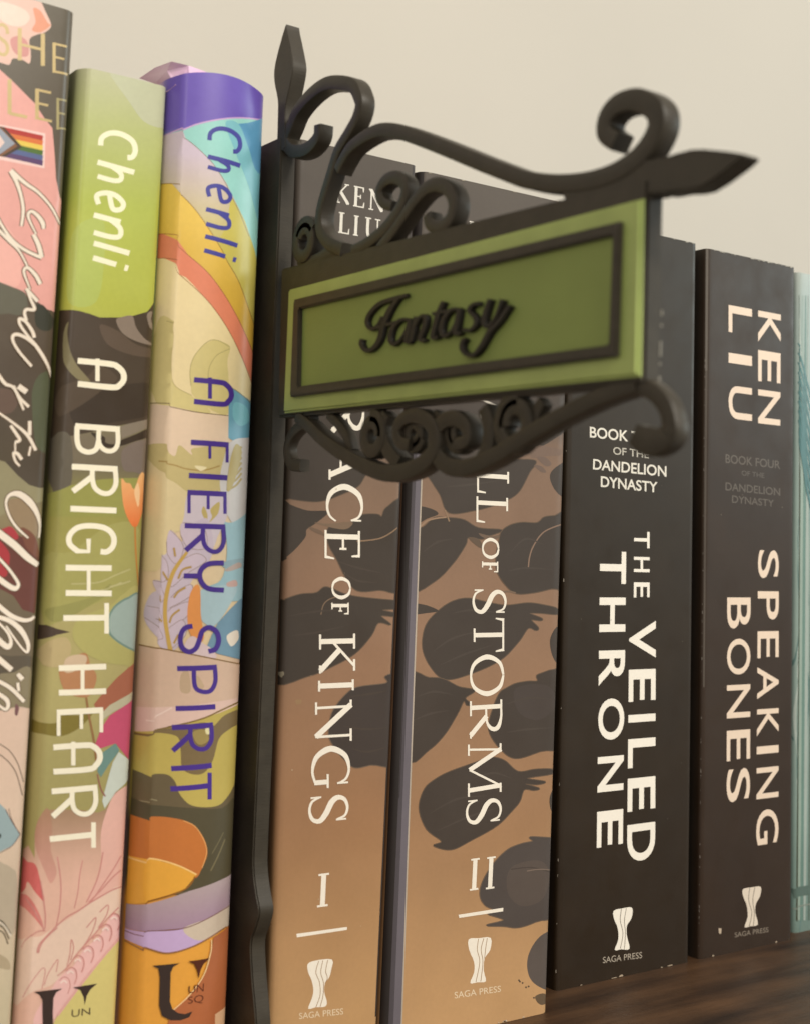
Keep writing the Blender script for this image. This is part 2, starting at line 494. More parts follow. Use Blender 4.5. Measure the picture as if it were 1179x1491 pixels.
def hor_strokes(book, bm, ch, x0, x1, yt, yb, wpx, col):
    """upright letter: x0..x1, top yt and bottom yb at its middle"""
    xc = (x0 + x1) / 2
    for pts, sm, wt in G[ch]:
        pp = []
        for gx, gy in pts:
            x = x0 + gx * (x1 - x0); sl = (879 - (yt + yb) / 2) / (3380 - xc)
            pp.append((x, yb + (yt - yb) * gy + sl * (x - xc)))
        book.path(col, pp, wpx * wt, bool(sm), bm, 3e-5)
G['L'] = [([(.12, 1), (.12, .03)], 0, 1), ([(.12, .05), (1, .05)], 0, .8)]


# roman capitals with thick and thin strokes and small serifs
def sf(*xs): return [([(a, y), (b_, y)], 0, .42) for a, b_, y in xs]
GS = {
 'I': [([(.5, 0), (.5, 1)], 0, 1)] + sf((.06, .94, .025), (.06, .94, .975)),
 'L': [([(.25, 0), (.25, 1)], 0, 1)] + sf((.02, .52, .975), (.02, .95, .025)) + [([(.93, .0), (.97, .27)], 0, [.6, .3])],
 'E': [([(.24, 0), (.24, 1)], 0, 1)] + sf((.03, .88, .975), (.24, .64, .52), (.03, .93, .025)) + [([(.86, 1), (.88, .76)], 0, [.6, .3]), ([(.64, .62), (.64, .42)], 0, .4), ([(.91, 0), (.97, .27)], 0, [.6, .3])],
 'F': [([(.26, 0), (.26, 1)], 0, 1)] + sf((.03, .92, .975), (.26, .7, .52), (.03, .56, .025)) + [([(.9, 1), (.93, .74)], 0, [.6, .3]), ([(.7, .63), (.7, .41)], 0, .4)],
 'T': [([(.5, 0), (.5, 1)], 0, 1)] + sf((.03, .97, .97), (.3, .7, .025)) + [([(.06, 1), (.01, .72)], 0, [.7, .3]), ([(.94, 1), (.99, .72)], 0, [.7, .3])],
 'K': [([(.2, 0), (.2, 1)], 0, 1)] + sf((.02, .4, .975), (.02, .4, .025), (.66, .95, .975), (.8, 1, .025)) + [([(.24, .4), (.82, .97)], 0, .5), ([(.42, .56), (.94, .02)], 0, 1)],
 'N': [([(.16, 0), (.16, 1)], 0, .5), ([(.12, .98), (.86, .02)], 0, 1.05), ([(.86, 0), (.86, 1)], 0, .5)] + sf((0, .2, .975), (.02, .32, .025), (.7, 1, .975)),
 'A': [([(.1, .02), (.5, 1)], 0, .5), ([(.47, .99), (.88, .02)], 0, 1.05)] + sf((.24, .72, .36), (0, .24, .025), (.74, 1, .025)),
 'C': [([(.93, .72), (.82, .92), (.56, 1), (.25, .9), (.07, .6), (.08, .36), (.25, .1), (.56, 0), (.83, .07), (.97, .25)], 1, [.35, .45, .5, .95, 1.15, 1.15, .9, .5, .42, .3]), ([(.93, .98), (.93, .68)], 0, .36)],
 'G': [([(.9, .72), (.8, .92), (.56, 1), (.25, .9), (.07, .6), (.08, .36), (.25, .1), (.56, 0), (.84, .07)], 1, [.35, .45, .5, .95, 1.15, 1.15, .9, .5, .5]), ([(.9, .98), (.9, .68)], 0, .36), ([(.85, .05), (.85, .42)], 0, .95)] + sf((.66, 1, .42)),
 'O': [([(.5, 1), (.2, .88), (.05, .5), (.2, .12), (.5, 0), (.8, .12), (.95, .5), (.8, .88), (.51, 1)], 1, [.45, .8, 1.15, .85, .45, .8, 1.15, .85, .45])],
 'R': [([(.2, 0), (.2, 1)], 0, 1), ([(.2, .97), (.5, .97), (.76, .87), (.79, .69), (.6, .53), (.2, .5)], 1, [.42, .5, .95, .95, .5, .42]), ([(.44, .52), (.94, .02)], 0, 1)] + sf((.02, .42, .025), (.02, .24, .975), (.84, 1.02, .025)),
 'S': [([(.84, .73), (.75, .93), (.5, 1), (.24, .92), (.16, .74), (.3, .58), (.62, .44), (.85, .27), (.78, .08), (.5, 0), (.22, .07), (.1, .29)], 1, [.3, .45, .5, .75, .95, 1.1, 1.1, .95, .75, .5, .45, .3]), ([(.86, .97), (.86, .7)], 0, .34), ([(.1, .03), (.1, .31)], 0, .34)],
 'M': [([(.1, 0), (.15, 1)], 0, .48), ([(.14, .99), (.5, .05)], 0, 1), ([(.5, .05), (.86, .99)], 0, .48), ([(.85, 1), (.9, 0)], 0, 1)] + sf((0, .22, .025), (.76, 1.02, .025), (.03, .2, .975), (.8, .98, .975)),
 'W': [([(.08, .98), (.3, .02)], 0, 1), ([(.3, .02), (.5, .9)], 0, .48), ([(.42, .98), (.66, .02)], 0, 1), ([(.66, .02), (.92, .98)], 0, .48)] + sf((0, .22, .975), (.34, .56, .975), (.82, 1, .975)),
 'U': [([(.2, 1), (.2, .32), (.3, .08), (.52, .0), (.72, .1), (.8, .32), (.8, 1)], 1, [1, 1, .9, .55, .48, .46, .46])] + sf((.02, .4, .975), (.64, .98, .975)),
}
def wt_scale(w, k): return [x * k for x in w] if isinstance(w, list) else w * k
def serif_down(book, bm, ch, xl, xr, y0, y1, wpx, col):
    xc, yc = (xl + xr) / 2, (y0 + y1) / 2
    sl = (879 - yc) / (3380 - xc)
    for pts, sm, w in GS[ch]:
        book.path(col, [(xl + gy * (xr - xl), y0 + gx * (y1 - y0) + sl * (xl + gy * (xr - xl) - xc)) for gx, gy in pts], wt_scale(w, wpx), bool(sm), bm, 3e-5)
def serif_up(book, bm, ch, x0, x1, yt, yb, wpx, col):
    xc = (x0 + x1) / 2; sl = (879 - (yt + yb) / 2) / (3380 - xc)
    for pts, sm, w in GS[ch]:
        book.path(col, [(x0 + gx * (x1 - x0) + (-.045 * (gy - .5) * (yb - yt)) * -1, yb + (yt - yb) * gy + sl * (x0 + gx * (x1 - x0) - xc)) for gx, gy in pts], wt_scale(w, wpx), bool(sm), bm, 3e-5)

GROUP = 'books standing on the shelf'

# ---- pink book -----------------------------------------------------------
B = Book('book', 'pink and grey book with white script title and small rainbow flag on its spine', (-70, -22), (110, 14), (-150, 1511), (19, 1474),
         -0.012, 0.15, M_GLOSS, [(-10, (96, 88, 74)), (430, (92, 80, 66)), (560, (84, 72, 60)), (700, (86, 76, 60)), (720, (150, 138, 104)), (800, (128, 112, 84)), (900, (104, 92, 74)), (1020, (116, 104, 86)), (1036, (218, 188, 168)), (1200, (216, 190, 168)), (1478, (196, 182, 152))],
         (90, 80, 68), GROUP, r=0.0022, bulge=0.0006)
B.art((228, 166, 156), 'W', '-300,250 0,580 90,660 180,750 290,860 370,980 440,1070 452,1200 462,1330 470,1491 500,1640 530,1720 600,1800 600,2650 540,2650 470,2620 380,2580 330,2530 200,2460 100,2410 0,2360 -300,2260', False)
B.art((236, 178, 166), 'p', '-60,300 10,330 30,380 20,420 -60,400')
B.art((226, 186, 170), 'W', '-200,-40 0,-60 250,-60 340,10 380,90 430,210 380,270 310,290 250,330 260,440 250,530 190,500 110,490 80,540 0,520 -200,460')
B.art((236, 206, 190), 'W', '0,20 120,40 220,90 250,160 180,220 60,200 -30,120')
B.art((222, 150, 120), 'W', '280,70 340,90 400,190 425,212 340,270 270,250 300,180')
B.art((204, 142, 136), 'W', '90,330 160,300 230,350 240,460 170,470 110,420')
bmx = B.newbm()
gold = (200, 176, 124)
hor_strokes(B, bmx, 'S', -6, 13, 35, 80, 5.5, gold)
hor_strokes(B, bmx, 'H', 26, 67, 45, 92, 6, gold)
hor_strokes(B, bmx, 'E', 77, 99, 64, 108, 4.6, gold)
hor_strokes(B, bmx, 'L', 11, 40, 118, 170, 6, gold)
hor_strokes(B, bmx, 'E', 52, 76, 131, 176, 5.5, gold)
hor_strokes(B, bmx, 'E', 83, 98.5, 144, 190, 3.8, (170, 158, 112))
B.part('author_lettering', bmx, M_FOIL)
# flag
bmx = B.newbm()
def fl(col, s): B.stamp([q('W', s)], col, bmx, lift=2e-5)
fl((238, 204, 196), '-60,1030 20,1043 382,1115 375,1407 0,1334 -60,1322')
x0, x1 = 40, 364
cols = [(176, 52, 44), (214, 116, 58), (226, 196, 84), (78, 108, 44), (86, 98, 142), (90, 62, 104)]
for i, c in enumerate(cols):
    t0, t1 = i / 6, (i + 1) / 6
    ya0, ya1 = 1062 + 248 * t0, 1062 + 248 * t1; yb0, yb1 = 1134 + 250 * t0, 1134 + 250 * t1
    fl(c, f'{x0-60},{ya0-12} {x1},{yb0} {x1-8},{yb1} {x0-60},{ya1-12}')
fl((66, 52, 40), '-20,1052 36,1062 188,1228 40,1312 -20,1300')
fl((126, 84, 54), '-20,1052 10,1056 150,1222 10,1308 -20,1300')
fl((150, 156, 168), '-20,1066 0,1068 128,1200 0,1290 -20,1288')
fl((226, 200, 190), '-20,1120 0,1130 42,1190 0,1240 -20,1250')
B.part('flag_emblem', bmx)
B.art((100, 97, 82), 'R', '-40,60 0,80 130,130 270,195 300,300 300,400 200,440 100,420 -40,400')
B.art((60, 60, 50), 'R', '400,330 470,330 540,410 590,500 560,590 480,610 400,560 380,450')
B.art((88, 92, 70), 'R', '660,1050 480,1060 400,1130 355,1250 350,1400 370,1700 430,1900 660,1900')
B.art((104, 84, 72), 'R', '-40,1250 150,1260 200,1380 120,1500 -40,1480')
B.art((82, 72, 60), 'S', '60,690 200,640 400,600 560,600 560,960 430,970 320,940 200,840', False)
B.art((148, 140, 108), 'S', '-40,660 60,690 200,840 320,940 430,972 520,975 520,1100 200,1180 -40,1300', False)
B.art((150, 128, 100), 'T', '100,220 250,200 400,300 440,560 300,600 120,420')
B.art((104, 62, 54), 'T', '-40,540 40,520 100,500 190,580 300,640 380,640 440,830 440,920 380,1440 250,1400 150,1250 60,1200 -40,1150', False)
B.art((172, 62, 68), 'T', '-40,560 60,510 130,500 200,590 180,640 80,620 0,580')
B.art((168, 58, 62), 'T', '-40,640 0,650 80,740 110,820 90,980 60,1040 -40,1010')
B.art((122, 78, 62), 'T', '230,510 320,540 400,640 420,830 300,740 250,620')
B.art((92, 82, 68), 'U', '-40,560 120,560 330,560 420,640 250,700 60,780 -40,780')
B.art((136, 124, 98), 'U', '-40,790 150,740 330,690 400,1100 200,1110 -40,1130')
# lower drawing
B.art((150, 168, 170), 'V', '-40,420 0,440 30,470 60,530 102,590 60,650 0,680 -40,690', False)
B.line((112, 92, 84), 'V', '30,470 55,520 80,560 102,592', 1.2); B.line((112, 92, 84), 'V', '45,465 60,520 98,590', 1.0)
B.line((112, 92, 84), 'V', '102,592 60,650 -10,690', 1.0)
B.art((60, 70, 66), 'V', '-10,592 4,590 8,600 2,612 -10,612')
B.art((184, 168, 146), 'V', '-40,730 20,738 60,760 85,800 90,1000 60,1090 20,1050 -40,1000')
B.line((96, 78, 66), 'V', '-20,140 0,147 50,182 90,245 118,335', 1.3); B.line((96, 78, 66), 'V', '-20,190 0,198 50,242 85,300 112,400', 1.3)
for dx in (0, 14, 26): B.line((84, 72, 56), 'V', f'-10,{1010+dx*2} 20,{1030+dx*2} {54-dx//2},{1082+dx*2}', 1.8)
B.line((220, 208, 190), 'V', '-10,1022 22,1042 56,1095', 2.0)
B.art((176, 158, 130), 'V', '-20,1180 40,1210 50,1260 -20,1240')
B.art((120, 84, 84), 'U', '170,1090 195,1090 210,1130 190,1205 165,1190')
# script title: dark outline first, cream stroke above
bmx = B.newbm()
SCR = [('Q', '660,800 560,610 420,450 280,350 120,210', [2.4, 3.4, 4.2, 5, 6.5]), ('Q', '120,215 180,330 230,480 255,640 235,815', [7, 5.5, 4.5, 4.5, 3.8]),
       ('Q', '395,900 330,770 308,690 345,655 410,700 465,780 475,845', [2.2, 3.2, 4.4, 4.5, 5.5, 6.5, 4]),
       ('Q', '365,905 420,1020 455,1155', [5.5, 6.5, 6.2]), ('Q', '455,1155 390,1132 250,1060 130,960 30,820 -40,690', [5.5, 4.8, 4.6, 4.4, 4, 4]),
       ('Q', '300,1250 210,1085 100,970 -40,830', [2.5, 3.2, 5, 5]), ('Q', '330,1500 270,1350 265,1285 310,1270 390,1350 440,1445', [2, 3.4, 4, 4.5, 5.5, 5.5]),
       ('R', '285,150 330,200 410,290', [4.5, 5, 5]), ('R', '290,160 335,270 375,375 290,378 268,420 290,500', [3, 4, 5, 4.5, 4.5, 4]),
       ('R', '375,685 350,610 280,510 215,480 220,545 300,660 390,770 470,890 530,1010 568,1150', [5, 5, 4.5, 5, 4, 3.6, 5, 5, 4, 2.2]),
       ('R', '390,770 290,690 190,648 140,670 150,740 220,850 345,995', [4.8, 4.6, 5, 5, 4, 3.8, 4]),
       ('R', '-20,1080 60,1185 140,1220 220,1340 315,1435', [5, 5, 4, 4, 4.5]), ('R', '150,1205 210,1350 258,1470', [3.5, 4, 3.4]), ('R', '200,1210 290,1275', 8),
       ('S', '-20,150 150,270 300,400 392,565', [3, 3.6, 5, 4.5]), ('S', '325,245 325,400', 5), ('S', '335,520 315,625', 3), ('S', '118,295 170,370 218,452 168,475', [4.2, 4.6, 4.6, 4]),
       ('S', '168,475 168,570', 2.5), ('S', '240,665 190,600 150,598 170,680 218,735', [5, 5, 4, 3.4, 3]),
       ('T', '310,622 180,500 100,370 68,240 110,155 210,145 320,225 400,345 437,480 425,620', [2.6, 3.6, 3.6, 3.4, 5, 9, 10, 7, 4, 2.4]),
       ('T', '-40,545 150,690 300,830 415,915', [10.5, 10.5, 9.5, 7]), ('T', '-20,830 100,960 190,1090 200,1140 160,1170 80,1130 -40,1040', [4, 4, 4.5, 5, 7, 8, 8]),
       ('U', '-30,0 120,120 250,170 330,165 378,130', [7, 7, 6, 5, 3.6]), ('U', '-30,135 110,180 230,280 305,420 300,515 250,485 170,380 70,235', [6, 7, 8, 6, 4, 3, 3, 2.6]),
       ('U', '-30,180 80,300 122,405 80,460 -30,370', [3.5, 3.6, 5, 8.5, 8.5]), ('U', '-30,575 130,712', [8.5, 7.5]), ('U', '195,755 248,815', [6, 7.5]),
       ('U', '-30,825 120,910 265,1055', [6, 6, 5.5]), ('U', '195,850 207,940', 4.5), ('U', '-30,960 70,1030 92,1100 60,1140 0,1100 -40,1050', [6, 6.5, 5.5, 4.5, 3.5, 3])]
for z, p, w in SCR:
    ww = [x + 2.6 for x in w] if isinstance(w, list) else w + 2.6
    B.line((104, 82, 60), z, p, ww, bm=bmx, lift=1e-5)
for z, p, w in SCR: B.line((236, 222, 204), z, p, w, bm=bmx, lift=4e-5)
B.part('title_lettering', bmx)
B.finish()

# ---- green hardback -------------------------------------------------------
B = Book('book', 'green hardback with white title lettering, dark hair and pink petals drawn on its spine', (113, 98), (244, 130), (21, 1474), (170, 1474),
         -0.011, 0.152, M_GLOSS, [(95, (184, 184, 146)), (180, (180, 186, 120)), (290, (176, 186, 84)), (455, (180, 184, 78)), (640, (118, 106, 88)), (712, (112, 102, 80)), (716, (150, 145, 76)), (830, (160, 152, 84)), (900, (172, 160, 104)), (1000, (176, 164, 108)), (1200, (158, 148, 92)), (1478, (206, 192, 124))],
         (140, 150, 90), GROUP, r=0.0018, bulge=0.0003, wall=0.0025, hard=True, groove=0.0014)
B.art((188, 190, 158), 'p', '160,95 250,110 250,180 215,180 190,150', True)
B.art((176, 188, 96), 'p', '112,330 150,320 152,380 140,440 100,440 96,380', True)
B.art((72, 59, 46), 'F', '60,105 120,103 260,105 330,125 400,150 530,150 620,140 720,112 760,60 790,10 850,0 850,820 740,835 600,870 500,890 330,930 200,955 40,985', False)
B.art((92, 76, 62), 'F', '400,200 520,240 640,330 760,370 760,420 600,400 450,330')
B.art((60, 48, 37), 'F', '200,700 400,640 740,600 740,800 500,860 250,900')
B.art((84, 70, 56), 'F', '110,640 300,560 400,480 520,560 420,640 250,760 100,820')
B.art((132, 122, 90), 'F', '185,180 178,260 200,380 250,480 335,585 250,570 160,470 135,350 140,260')
B.art((136, 120, 106), 'F', '510,170 540,150 620,140 645,215 700,290 770,340 690,325 600,290 540,240')
B.art((140, 124, 110), 'F', '720,130 755,110 748,170 775,245 735,210')
B.art((100, 92, 78), 'F', '60,980 200,955 200,1300 60,1320')
B.art((132, 120, 104), 'F', '540,890 600,870 740,835 740,885 650,930 550,970', False)
B.art((58, 46, 34), 'F', '340,930 430,960 440,1000 500,1010 540,985 650,940 740,900 740,955 640,990 540,1022 440,1030 380,980', True)
B.art((122, 108, 98), 'F', '560,1040 740,990 740,1220 640,1200 560,1180', True)
B.art((150, 148, 78), 'F', '40,1345 200,1290 400,1250 560,1240 740,1240 740,1500 40,1500', False)
B.art((164, 158, 92), 'G', '100,520 300,480 560,300 760,330 760,780 560,800 400,860 260,930 100,960')
B.art((150, 146, 84), 'G', '110,880 260,840 460,780 560,700 560,760 420,850 300,920 180,960')
B.line((184, 176, 122), 'G', '300,700 480,690 600,640 700,600', 2); B.line((184, 176, 122), 'G', '560,720 640,700 700,680', 2.4); B.line((188, 180, 128), 'G', '350,760 520,740 640,690', 1.6)
B.art((236, 158, 92), 'p', '177,698 184,703 190,704 196,712 203,693 209,688 213,702 211,732 204,757 197,768 188,758 180,735', True, grad=(690, (232, 176, 116), 765, (228, 118, 56)))
B.art((240, 196, 146), 'p', '196,714 201,703 204,716 202,738 198,728')
B.line((190, 128, 58), 'p', '197,766 198,800 200,830 203,860', [2.6, 2.6, 2, 1.4])
B.art((176, 168, 102), 'G', '760,740 650,770 560,850 420,900 330,960 310,1060 380,1160 520,1230 660,1250 760,1240')
B.art((116, 140, 128), 'G', '770,780 680,790 605,835 562,890 546,950 552,1035 615,1098 715,1153 770,1150')
B.art((156, 172, 164), 'G', '770,792 685,803 615,845 574,895 560,950 566,1028 622,1086 720,1140 770,1140')
B.art((76, 61, 50), 'G', '40,975 130,978 200,1003 292,1026 200,1046 60,1078', False)
B.art((186, 166, 120), 'G', '70,1130 250,1060 300,1150 230,1260 90,1240')
B.art((180, 128, 88), 'G', '215,1290 260,1260 330,1190 400,1170 430,1250 470,1320 455,1400 400,1470 260,1430')
B.art((206, 180, 150), 'G', '260,1210 330,1180 400,1190 390,1250 300,1300 250,1290')
B.art((166, 100, 74), 'G', '760,1235 640,1310 560,1390 470,1500 480,1560 640,1540 700,1500 760,1470', True)
B.art((166, 100, 74), 'H', '900,-40 740,0 660,80 590,170 650,190 700,160 900,70', False)
B.art((190, 182, 152), 'H', '900,60 850,82 700,170 640,230 640,280 720,220 900,108', False)
B.art((198, 82, 112), 'H', '900,105 850,135 700,240 640,330 600,440 620,470 740,430 830,550 900,560', False)
B.art((128, 114, 50), 'H', '130,255 240,290 340,290 360,240 480,240 590,215 500,320 380,380 260,370 130,330')
B.line((150, 110, 70), 'H', '540,120 560,250 590,400 610,560', 3.2)
B.art((222, 178, 160), 'H', '900,670 845,690 740,760 670,880 620,900 480,880 280,880 210,960 190,1060 190,1210 130,1110 80,1200 20,1500 0,2500 900,2500', False, grad=(1170, (164, 132, 104), 1255, (224, 180, 160)))
B.art((226, 178, 164), 'H', '900,660 840,700 740,770 690,860 640,1040 640,1300 560,1500 900,1500', True)
B.art((166, 122, 104), 'H', '280,870 215,950 190,1060 210,1180 260,1300 300,1380 340,1300 300,1150 310,1000', True, grad=(1180, (168, 128, 100), 1290, (214, 158, 144)))
B.art((110, 142, 134), 'H', '640,500 740,430 765,480 690,580 640,660 615,620', False)
B.art((202, 208, 196), 'H', '760,488 900,600 900,640 820,680 740,760 665,872 648,820 690,660 720,560', False)
B.line((150, 96, 84), 'H', '615,640 640,740 670,790', 2.0)
B.art((208, 104, 100), 'I', '160,80 215,130 300,170 345,330 372,470 300,400 220,300 165,400 120,300')
B.art((214, 128, 120), 'I', '140,420 200,400 280,480 340,600 360,690 280,600 200,520 140,480')
B.art((228, 198, 178), 'I', '100,830 230,770 340,760 450,690 640,570 800,460 1060,330 1060,700 960,560 860,660 700,830 560,1020 440,1160 280,1220 100,1300', True)
B.art((234, 186, 180), 'I', '1060,640 940,580 830,760 700,870 620,1000 500,1100 430,1200 300,1400 300,1500 520,1400 700,1160 840,960 1060,720', True)
pk = (204, 140, 132)
for s_, w in (('480,100 500,230 510,360 500,520 470,680', 1.8), ('690,130 665,260 650,400 620,530', 1.5), ('860,60 830,220 790,340 720,480', 2), ('1010,90 960,180 880,300 760,470 680,530', 1.8),
              ('1010,210 940,270 850,370 740,480', 2), ('1020,345 940,375 840,430 740,490 650,550 560,600 480,670 400,750 330,830 310,900', 2.0),
              ('200,430 270,520 340,640 370,720', 1.8), ('340,300 365,460 380,600 375,700', 1.8), ('160,830 240,770 320,720 380,715', 1.6), ('320,900 350,820 420,740 480,690', 1.8),
              ('190,1270 240,1180 310,1080 360,1025 378,1060 350,1200', 1.3), ('370,1170 400,1080 460,980 485,960 470,1060', 1.3), ('560,1010 585,900 595,790 615,860 590,960', 1.4),
              ('720,690 800,605 770,720 690,860', 1.5), ('830,560 900,500 890,580 820,690', 1.5), ('480,1090 560,1020 640,910 720,820 800,730 880,630 990,520', 1.6)):
    B.line(pk, 'I', s_, w)
for cx, cy in ((545, 1130), (600, 1050), (660, 950), (740, 870), (820, 780), (890, 690), (960, 600)):
    B.line(pk, 'I', f'{cx-50},{cy} {cx-10},{cy-30} {cx+30},{cy-10} {cx+40},{cy+50} {cx+20},{cy+110}', 1.5)
    B.line((240, 214, 204), 'I', f'{cx-40},{cy+22} {cx-10},{cy} {cx+14},{cy+20}', 2.2)
B.art((212, 196, 124), 'I', '1060,700 980,790 860,930 700,1130 600,1260 480,1420 440,1500 1060,1500', False)
B.line((222, 168, 160), 'I', '1000,770 860,930 700,1130 600,1260 480,1420', 3)
bmx = B.newbm(); cr_ = (246, 237, 212)
for ch, x0, x1, y0, y1 in (('A', 113.6, 182, 521, 570), ('B', 110, 175, 617, 663), ('R', 105, 171.6, 676, 722), ('I', 103, 170, 736, 748), ('G', 100, 167, 762, 807), ('H', 96, 163, 823, 868.5), ('T', 92.6, 159, 878, 923),
                           ('H', 86, 155, 967, 1013), ('E', 83, 150.5, 1030, 1071.5), ('A', 78, 147, 1079, 1128), ('R', 75.5, 142, 1143, 1192), ('T', 73, 140, 1197, 1241)):
    strokes_on(B, bmx, ch, x0, x1, y0, y1, 8.4, cr_)
B.part('title_lettering', bmx)
bmx = B.newbm()
for ch, x0, x1, y0, y1 in (('C', 146, 198.5, 184, 230), ('h', 142.5, 196, 230, 270), ('e', 140, 180, 273, 306), ('n', 137, 178, 308, 347), ('l', 137, 189, 346, 370), ('i', 136, 187, 368, 392)):
    strokes_on(B, bmx, ch, x0, x1, y0 + 3, y1 + 3, 7.8, (244, 240, 206))
B.part('author_lettering', bmx)
bmx = B.newbm(); dk = (58, 44, 38)
B.stamp([q('I', '285,1222 520,1195 470,1225 445,1275 440,1400 445,1560 360,1560 355,1400 355,1290 330,1245')], dk, bmx, 3e-5)
B.stamp([q('I', '610,1185 810,1153 755,1200 722,1255 705,1335 695,1265 668,1208')], dk, bmx, 3e-5)
text_on(B, bmx, 'UN', (104, 1481), (131.5, 1477), (104.5, 1470), (131.5, 1467), dk)
B.part('publisher_emblem', bmx)
B.finish()

# ---- rainbow hardback ------------------------------------------------------
B = Book('book', 'cream hardback with purple top, painted rainbow arches and purple title lettering', (244, 124), (386, 134), (178, 1474), (329, 1474),
         -0.0155, 0.154, M_GLOSS, [(90, (108, 88, 178)), (205, (108, 88, 178)), (206, (152, 206, 198)), (400, (160, 204, 190)), (520, (234, 216, 168)), (600, (232, 214, 166)), (604, (230, 206, 176)), (940, (230, 204, 160)), (941, (214, 182, 158)), (1060, (214, 182, 158)), (1062, (192, 172, 88)), (1180, (192, 172, 88)), (1182, (92, 82, 58)), (1300, (92, 82, 58)), (1302, (230, 162, 66)), (1480, (230, 162, 66))],
         (196, 160, 196), GROUP, r=0.0016, bulge=0.0034, wall=0.0025, arch=0.0016, hard=True, groove=0.0026)
B.art((150, 206, 198), 'A', '100,560 280,522 400,475 530,445 650,430 1000,440 1000,2200 100,2200', False)
B.line((196, 160, 206), 'A', '150,560 280,520 400,472 530,442 650,428 760,430 900,450', 2.2)
B.art((92, 152, 190), 'A', '640,480 750,462 1000,440 1000,900 830,860 780,780 720,690 650,560', True)
B.art((124, 186, 196), 'A', '600,460 690,470 760,640 820,800 1000,900 1000,1300 850,1200 760,900 660,640')
B.art((204, 190, 196), 'A', '100,560 255,540 330,570 430,650 520,740 600,860 660,980 730,1130 800,1330 830,1500 650,1500 580,1330 500,1200 400,1060 300,950 190,895 100,880', False, grad=(225, (206, 190, 204), 345, (204, 190, 108)))
B.art((204, 190, 92), 'p', '337,284 357,322 372,370 390,420 390,500 370,472 363,451 348,410 331,380 318,352 330,330', False)
B.line((132, 116, 96), 'A', '240,540 330,570 430,650 520,745 600,870 640,955 700,1080 760,1230', 0.9)
B.art((230, 192, 84), 'p', '225,262 240.8,272 264,284 286,307 307,337 324,365 331,380 348,410 363,451 372,480 390,510 390,560 367,509 348,466 327,429 303,397 284,380 275,372 251,352.5 232,342 220,338', False, grad=(280, (236, 200, 92), 460, (214, 172, 66)))
B.line((150, 112, 50), 'p', '225,264 240.8,272 264,284 286,307 307,337 324,365 331,380 348,410 363,451 376,490', 1.0)
B.art((228, 136, 104), 'p', '215,334 232,342 251,352.5 275,372 284,380 303,397 327,429 348,466 367,509 380,540 380,590 365,550 350,515 329,474 301,436 271,404 262,400 247,387 232,378 215,372', False)
B.art((236, 216, 166), 'p', '200,366 232,378 247,387 262,400 271,404 301,436 329,474 350,515 365,550 380,590 380,640 190,640', False)
B.line((170, 106, 64), 'p', '215,334 232,342 251,352.5 275,372 303,397 327,429 348,466 367,509 380,545', 1.0)
B.line((166, 104, 70), 'p', '215,372 232,378 247,387 262,400 301,436 329,474 350,515 368,560', 1.0)
ol = (216, 200, 136)
B.art(ol, 'B', '630,585 580,550 520,537 440,580 380,660 358,750 365,850 380,915 500,1010 620,1030 620,800 612,680')
B.art(ol, 'B', '120,420 180,430 240,520 215,650 220,750 260,850 370,915 500,1030 300,1000 100,960')
B.line((176, 160, 104), 'B', '630,585 560,545 500,538 440,580 380,660 358,750 365,850', .9); B.line((176, 160, 104), 'B', '630,595 540,640 490,720 480,800', .9); B.line((180, 164, 108), 'B', '150,420 215,470 240,520 215,650 220,750 260,850 370,912', .9)
B.art((232, 206, 178), 'B', '40,960 200,985 400,1025 620,1052 620,1350 40,1350', False)
B.line((126, 102, 72), 'B', '60,962 200,985 400,1025 620,1050', 1.2)
B.art((112, 168, 190), 'B', '625,850 700,900 790,980 860,1100 860,1300 760,1300 700,1250 618,1200 620,1000', False)
B.art((128, 192, 204), 'B', '660,960 740,990 760,1080 700,1120 650,1060')
B.line((130, 120, 80), 'B', '620,848 700,900 800,990', 1.0)
B.art((226, 206, 158), 'C', '80,50 260,60 440,200 460,480 300,560 280,700 100,760', True)
B.art((204, 186, 128), 'B', '60,1260 150,1250 250,1325 285,1250 370,1315 380,1270 600,1270 640,1400 600,1560 500,1560 420,1600 330,1560 250,1500 100,1420')
B.line((176, 146, 84), 'B', '100,1360 250,1385 330,1410 450,1420 560,1390', 2)
B.art((240, 226, 180), 'B', '390,1390 470,1400 430,1425')
B.art((214, 208, 204), 'B', '630,1230 740,1200 900,1240 900,1650 700,1800 600,1700 560,1500 590,1330')
for a_ in range(7):
    B.line((188, 168, 116), 'C', f'{700+a_*8},{250-a_*36} {760+a_*4},{220-a_*40} {800},{170-a_*36}', 3.0)
B.art((196, 178, 120), 'C', '720,60 760,-60 800,-20 780,100 730,240 700,240')
B.art((160, 194, 202), 'C', '640,440 740,470 960,380 960,1000 800,1000 560,1010 540,920 660,860 700,700 690,520', True)
B.art((176, 200, 206), 'C', '520,930 760,900 720,1030 620,1170 560,1160 520,1100')
B.art((118, 152, 172), 'C', '640,1150 720,1060 790,990 960,950 960,1440 640,1360 560,1320 600,1230', False)
B.art((150, 176, 184), 'C', '700,730 960,700 960,760 700,780'); B.art((190, 170, 160), 'C', '690,790 780,740 800,770 720,800'); B.art((206, 170, 160), 'C', '700,880 760,860 770,900 710,905')
B.art((212, 198, 206), 'C', '440,270 560,280 700,300 700,430 640,560 600,640 480,600 390,540 410,430')
B.art((196, 174, 108), 'C', '600,430 590,380 650,330 640,410 580,470'); B.art((196, 174, 108), 'C', '545,360 570,420 560,460 530,400')
B.art((206, 190, 202), 'C', '320,525 395,600 430,520 560,440 610,620 570,750 450,890 450,1060 430,1210 330,1340 190,1265 120,1130 140,960 200,880 215,700 290,680', True)
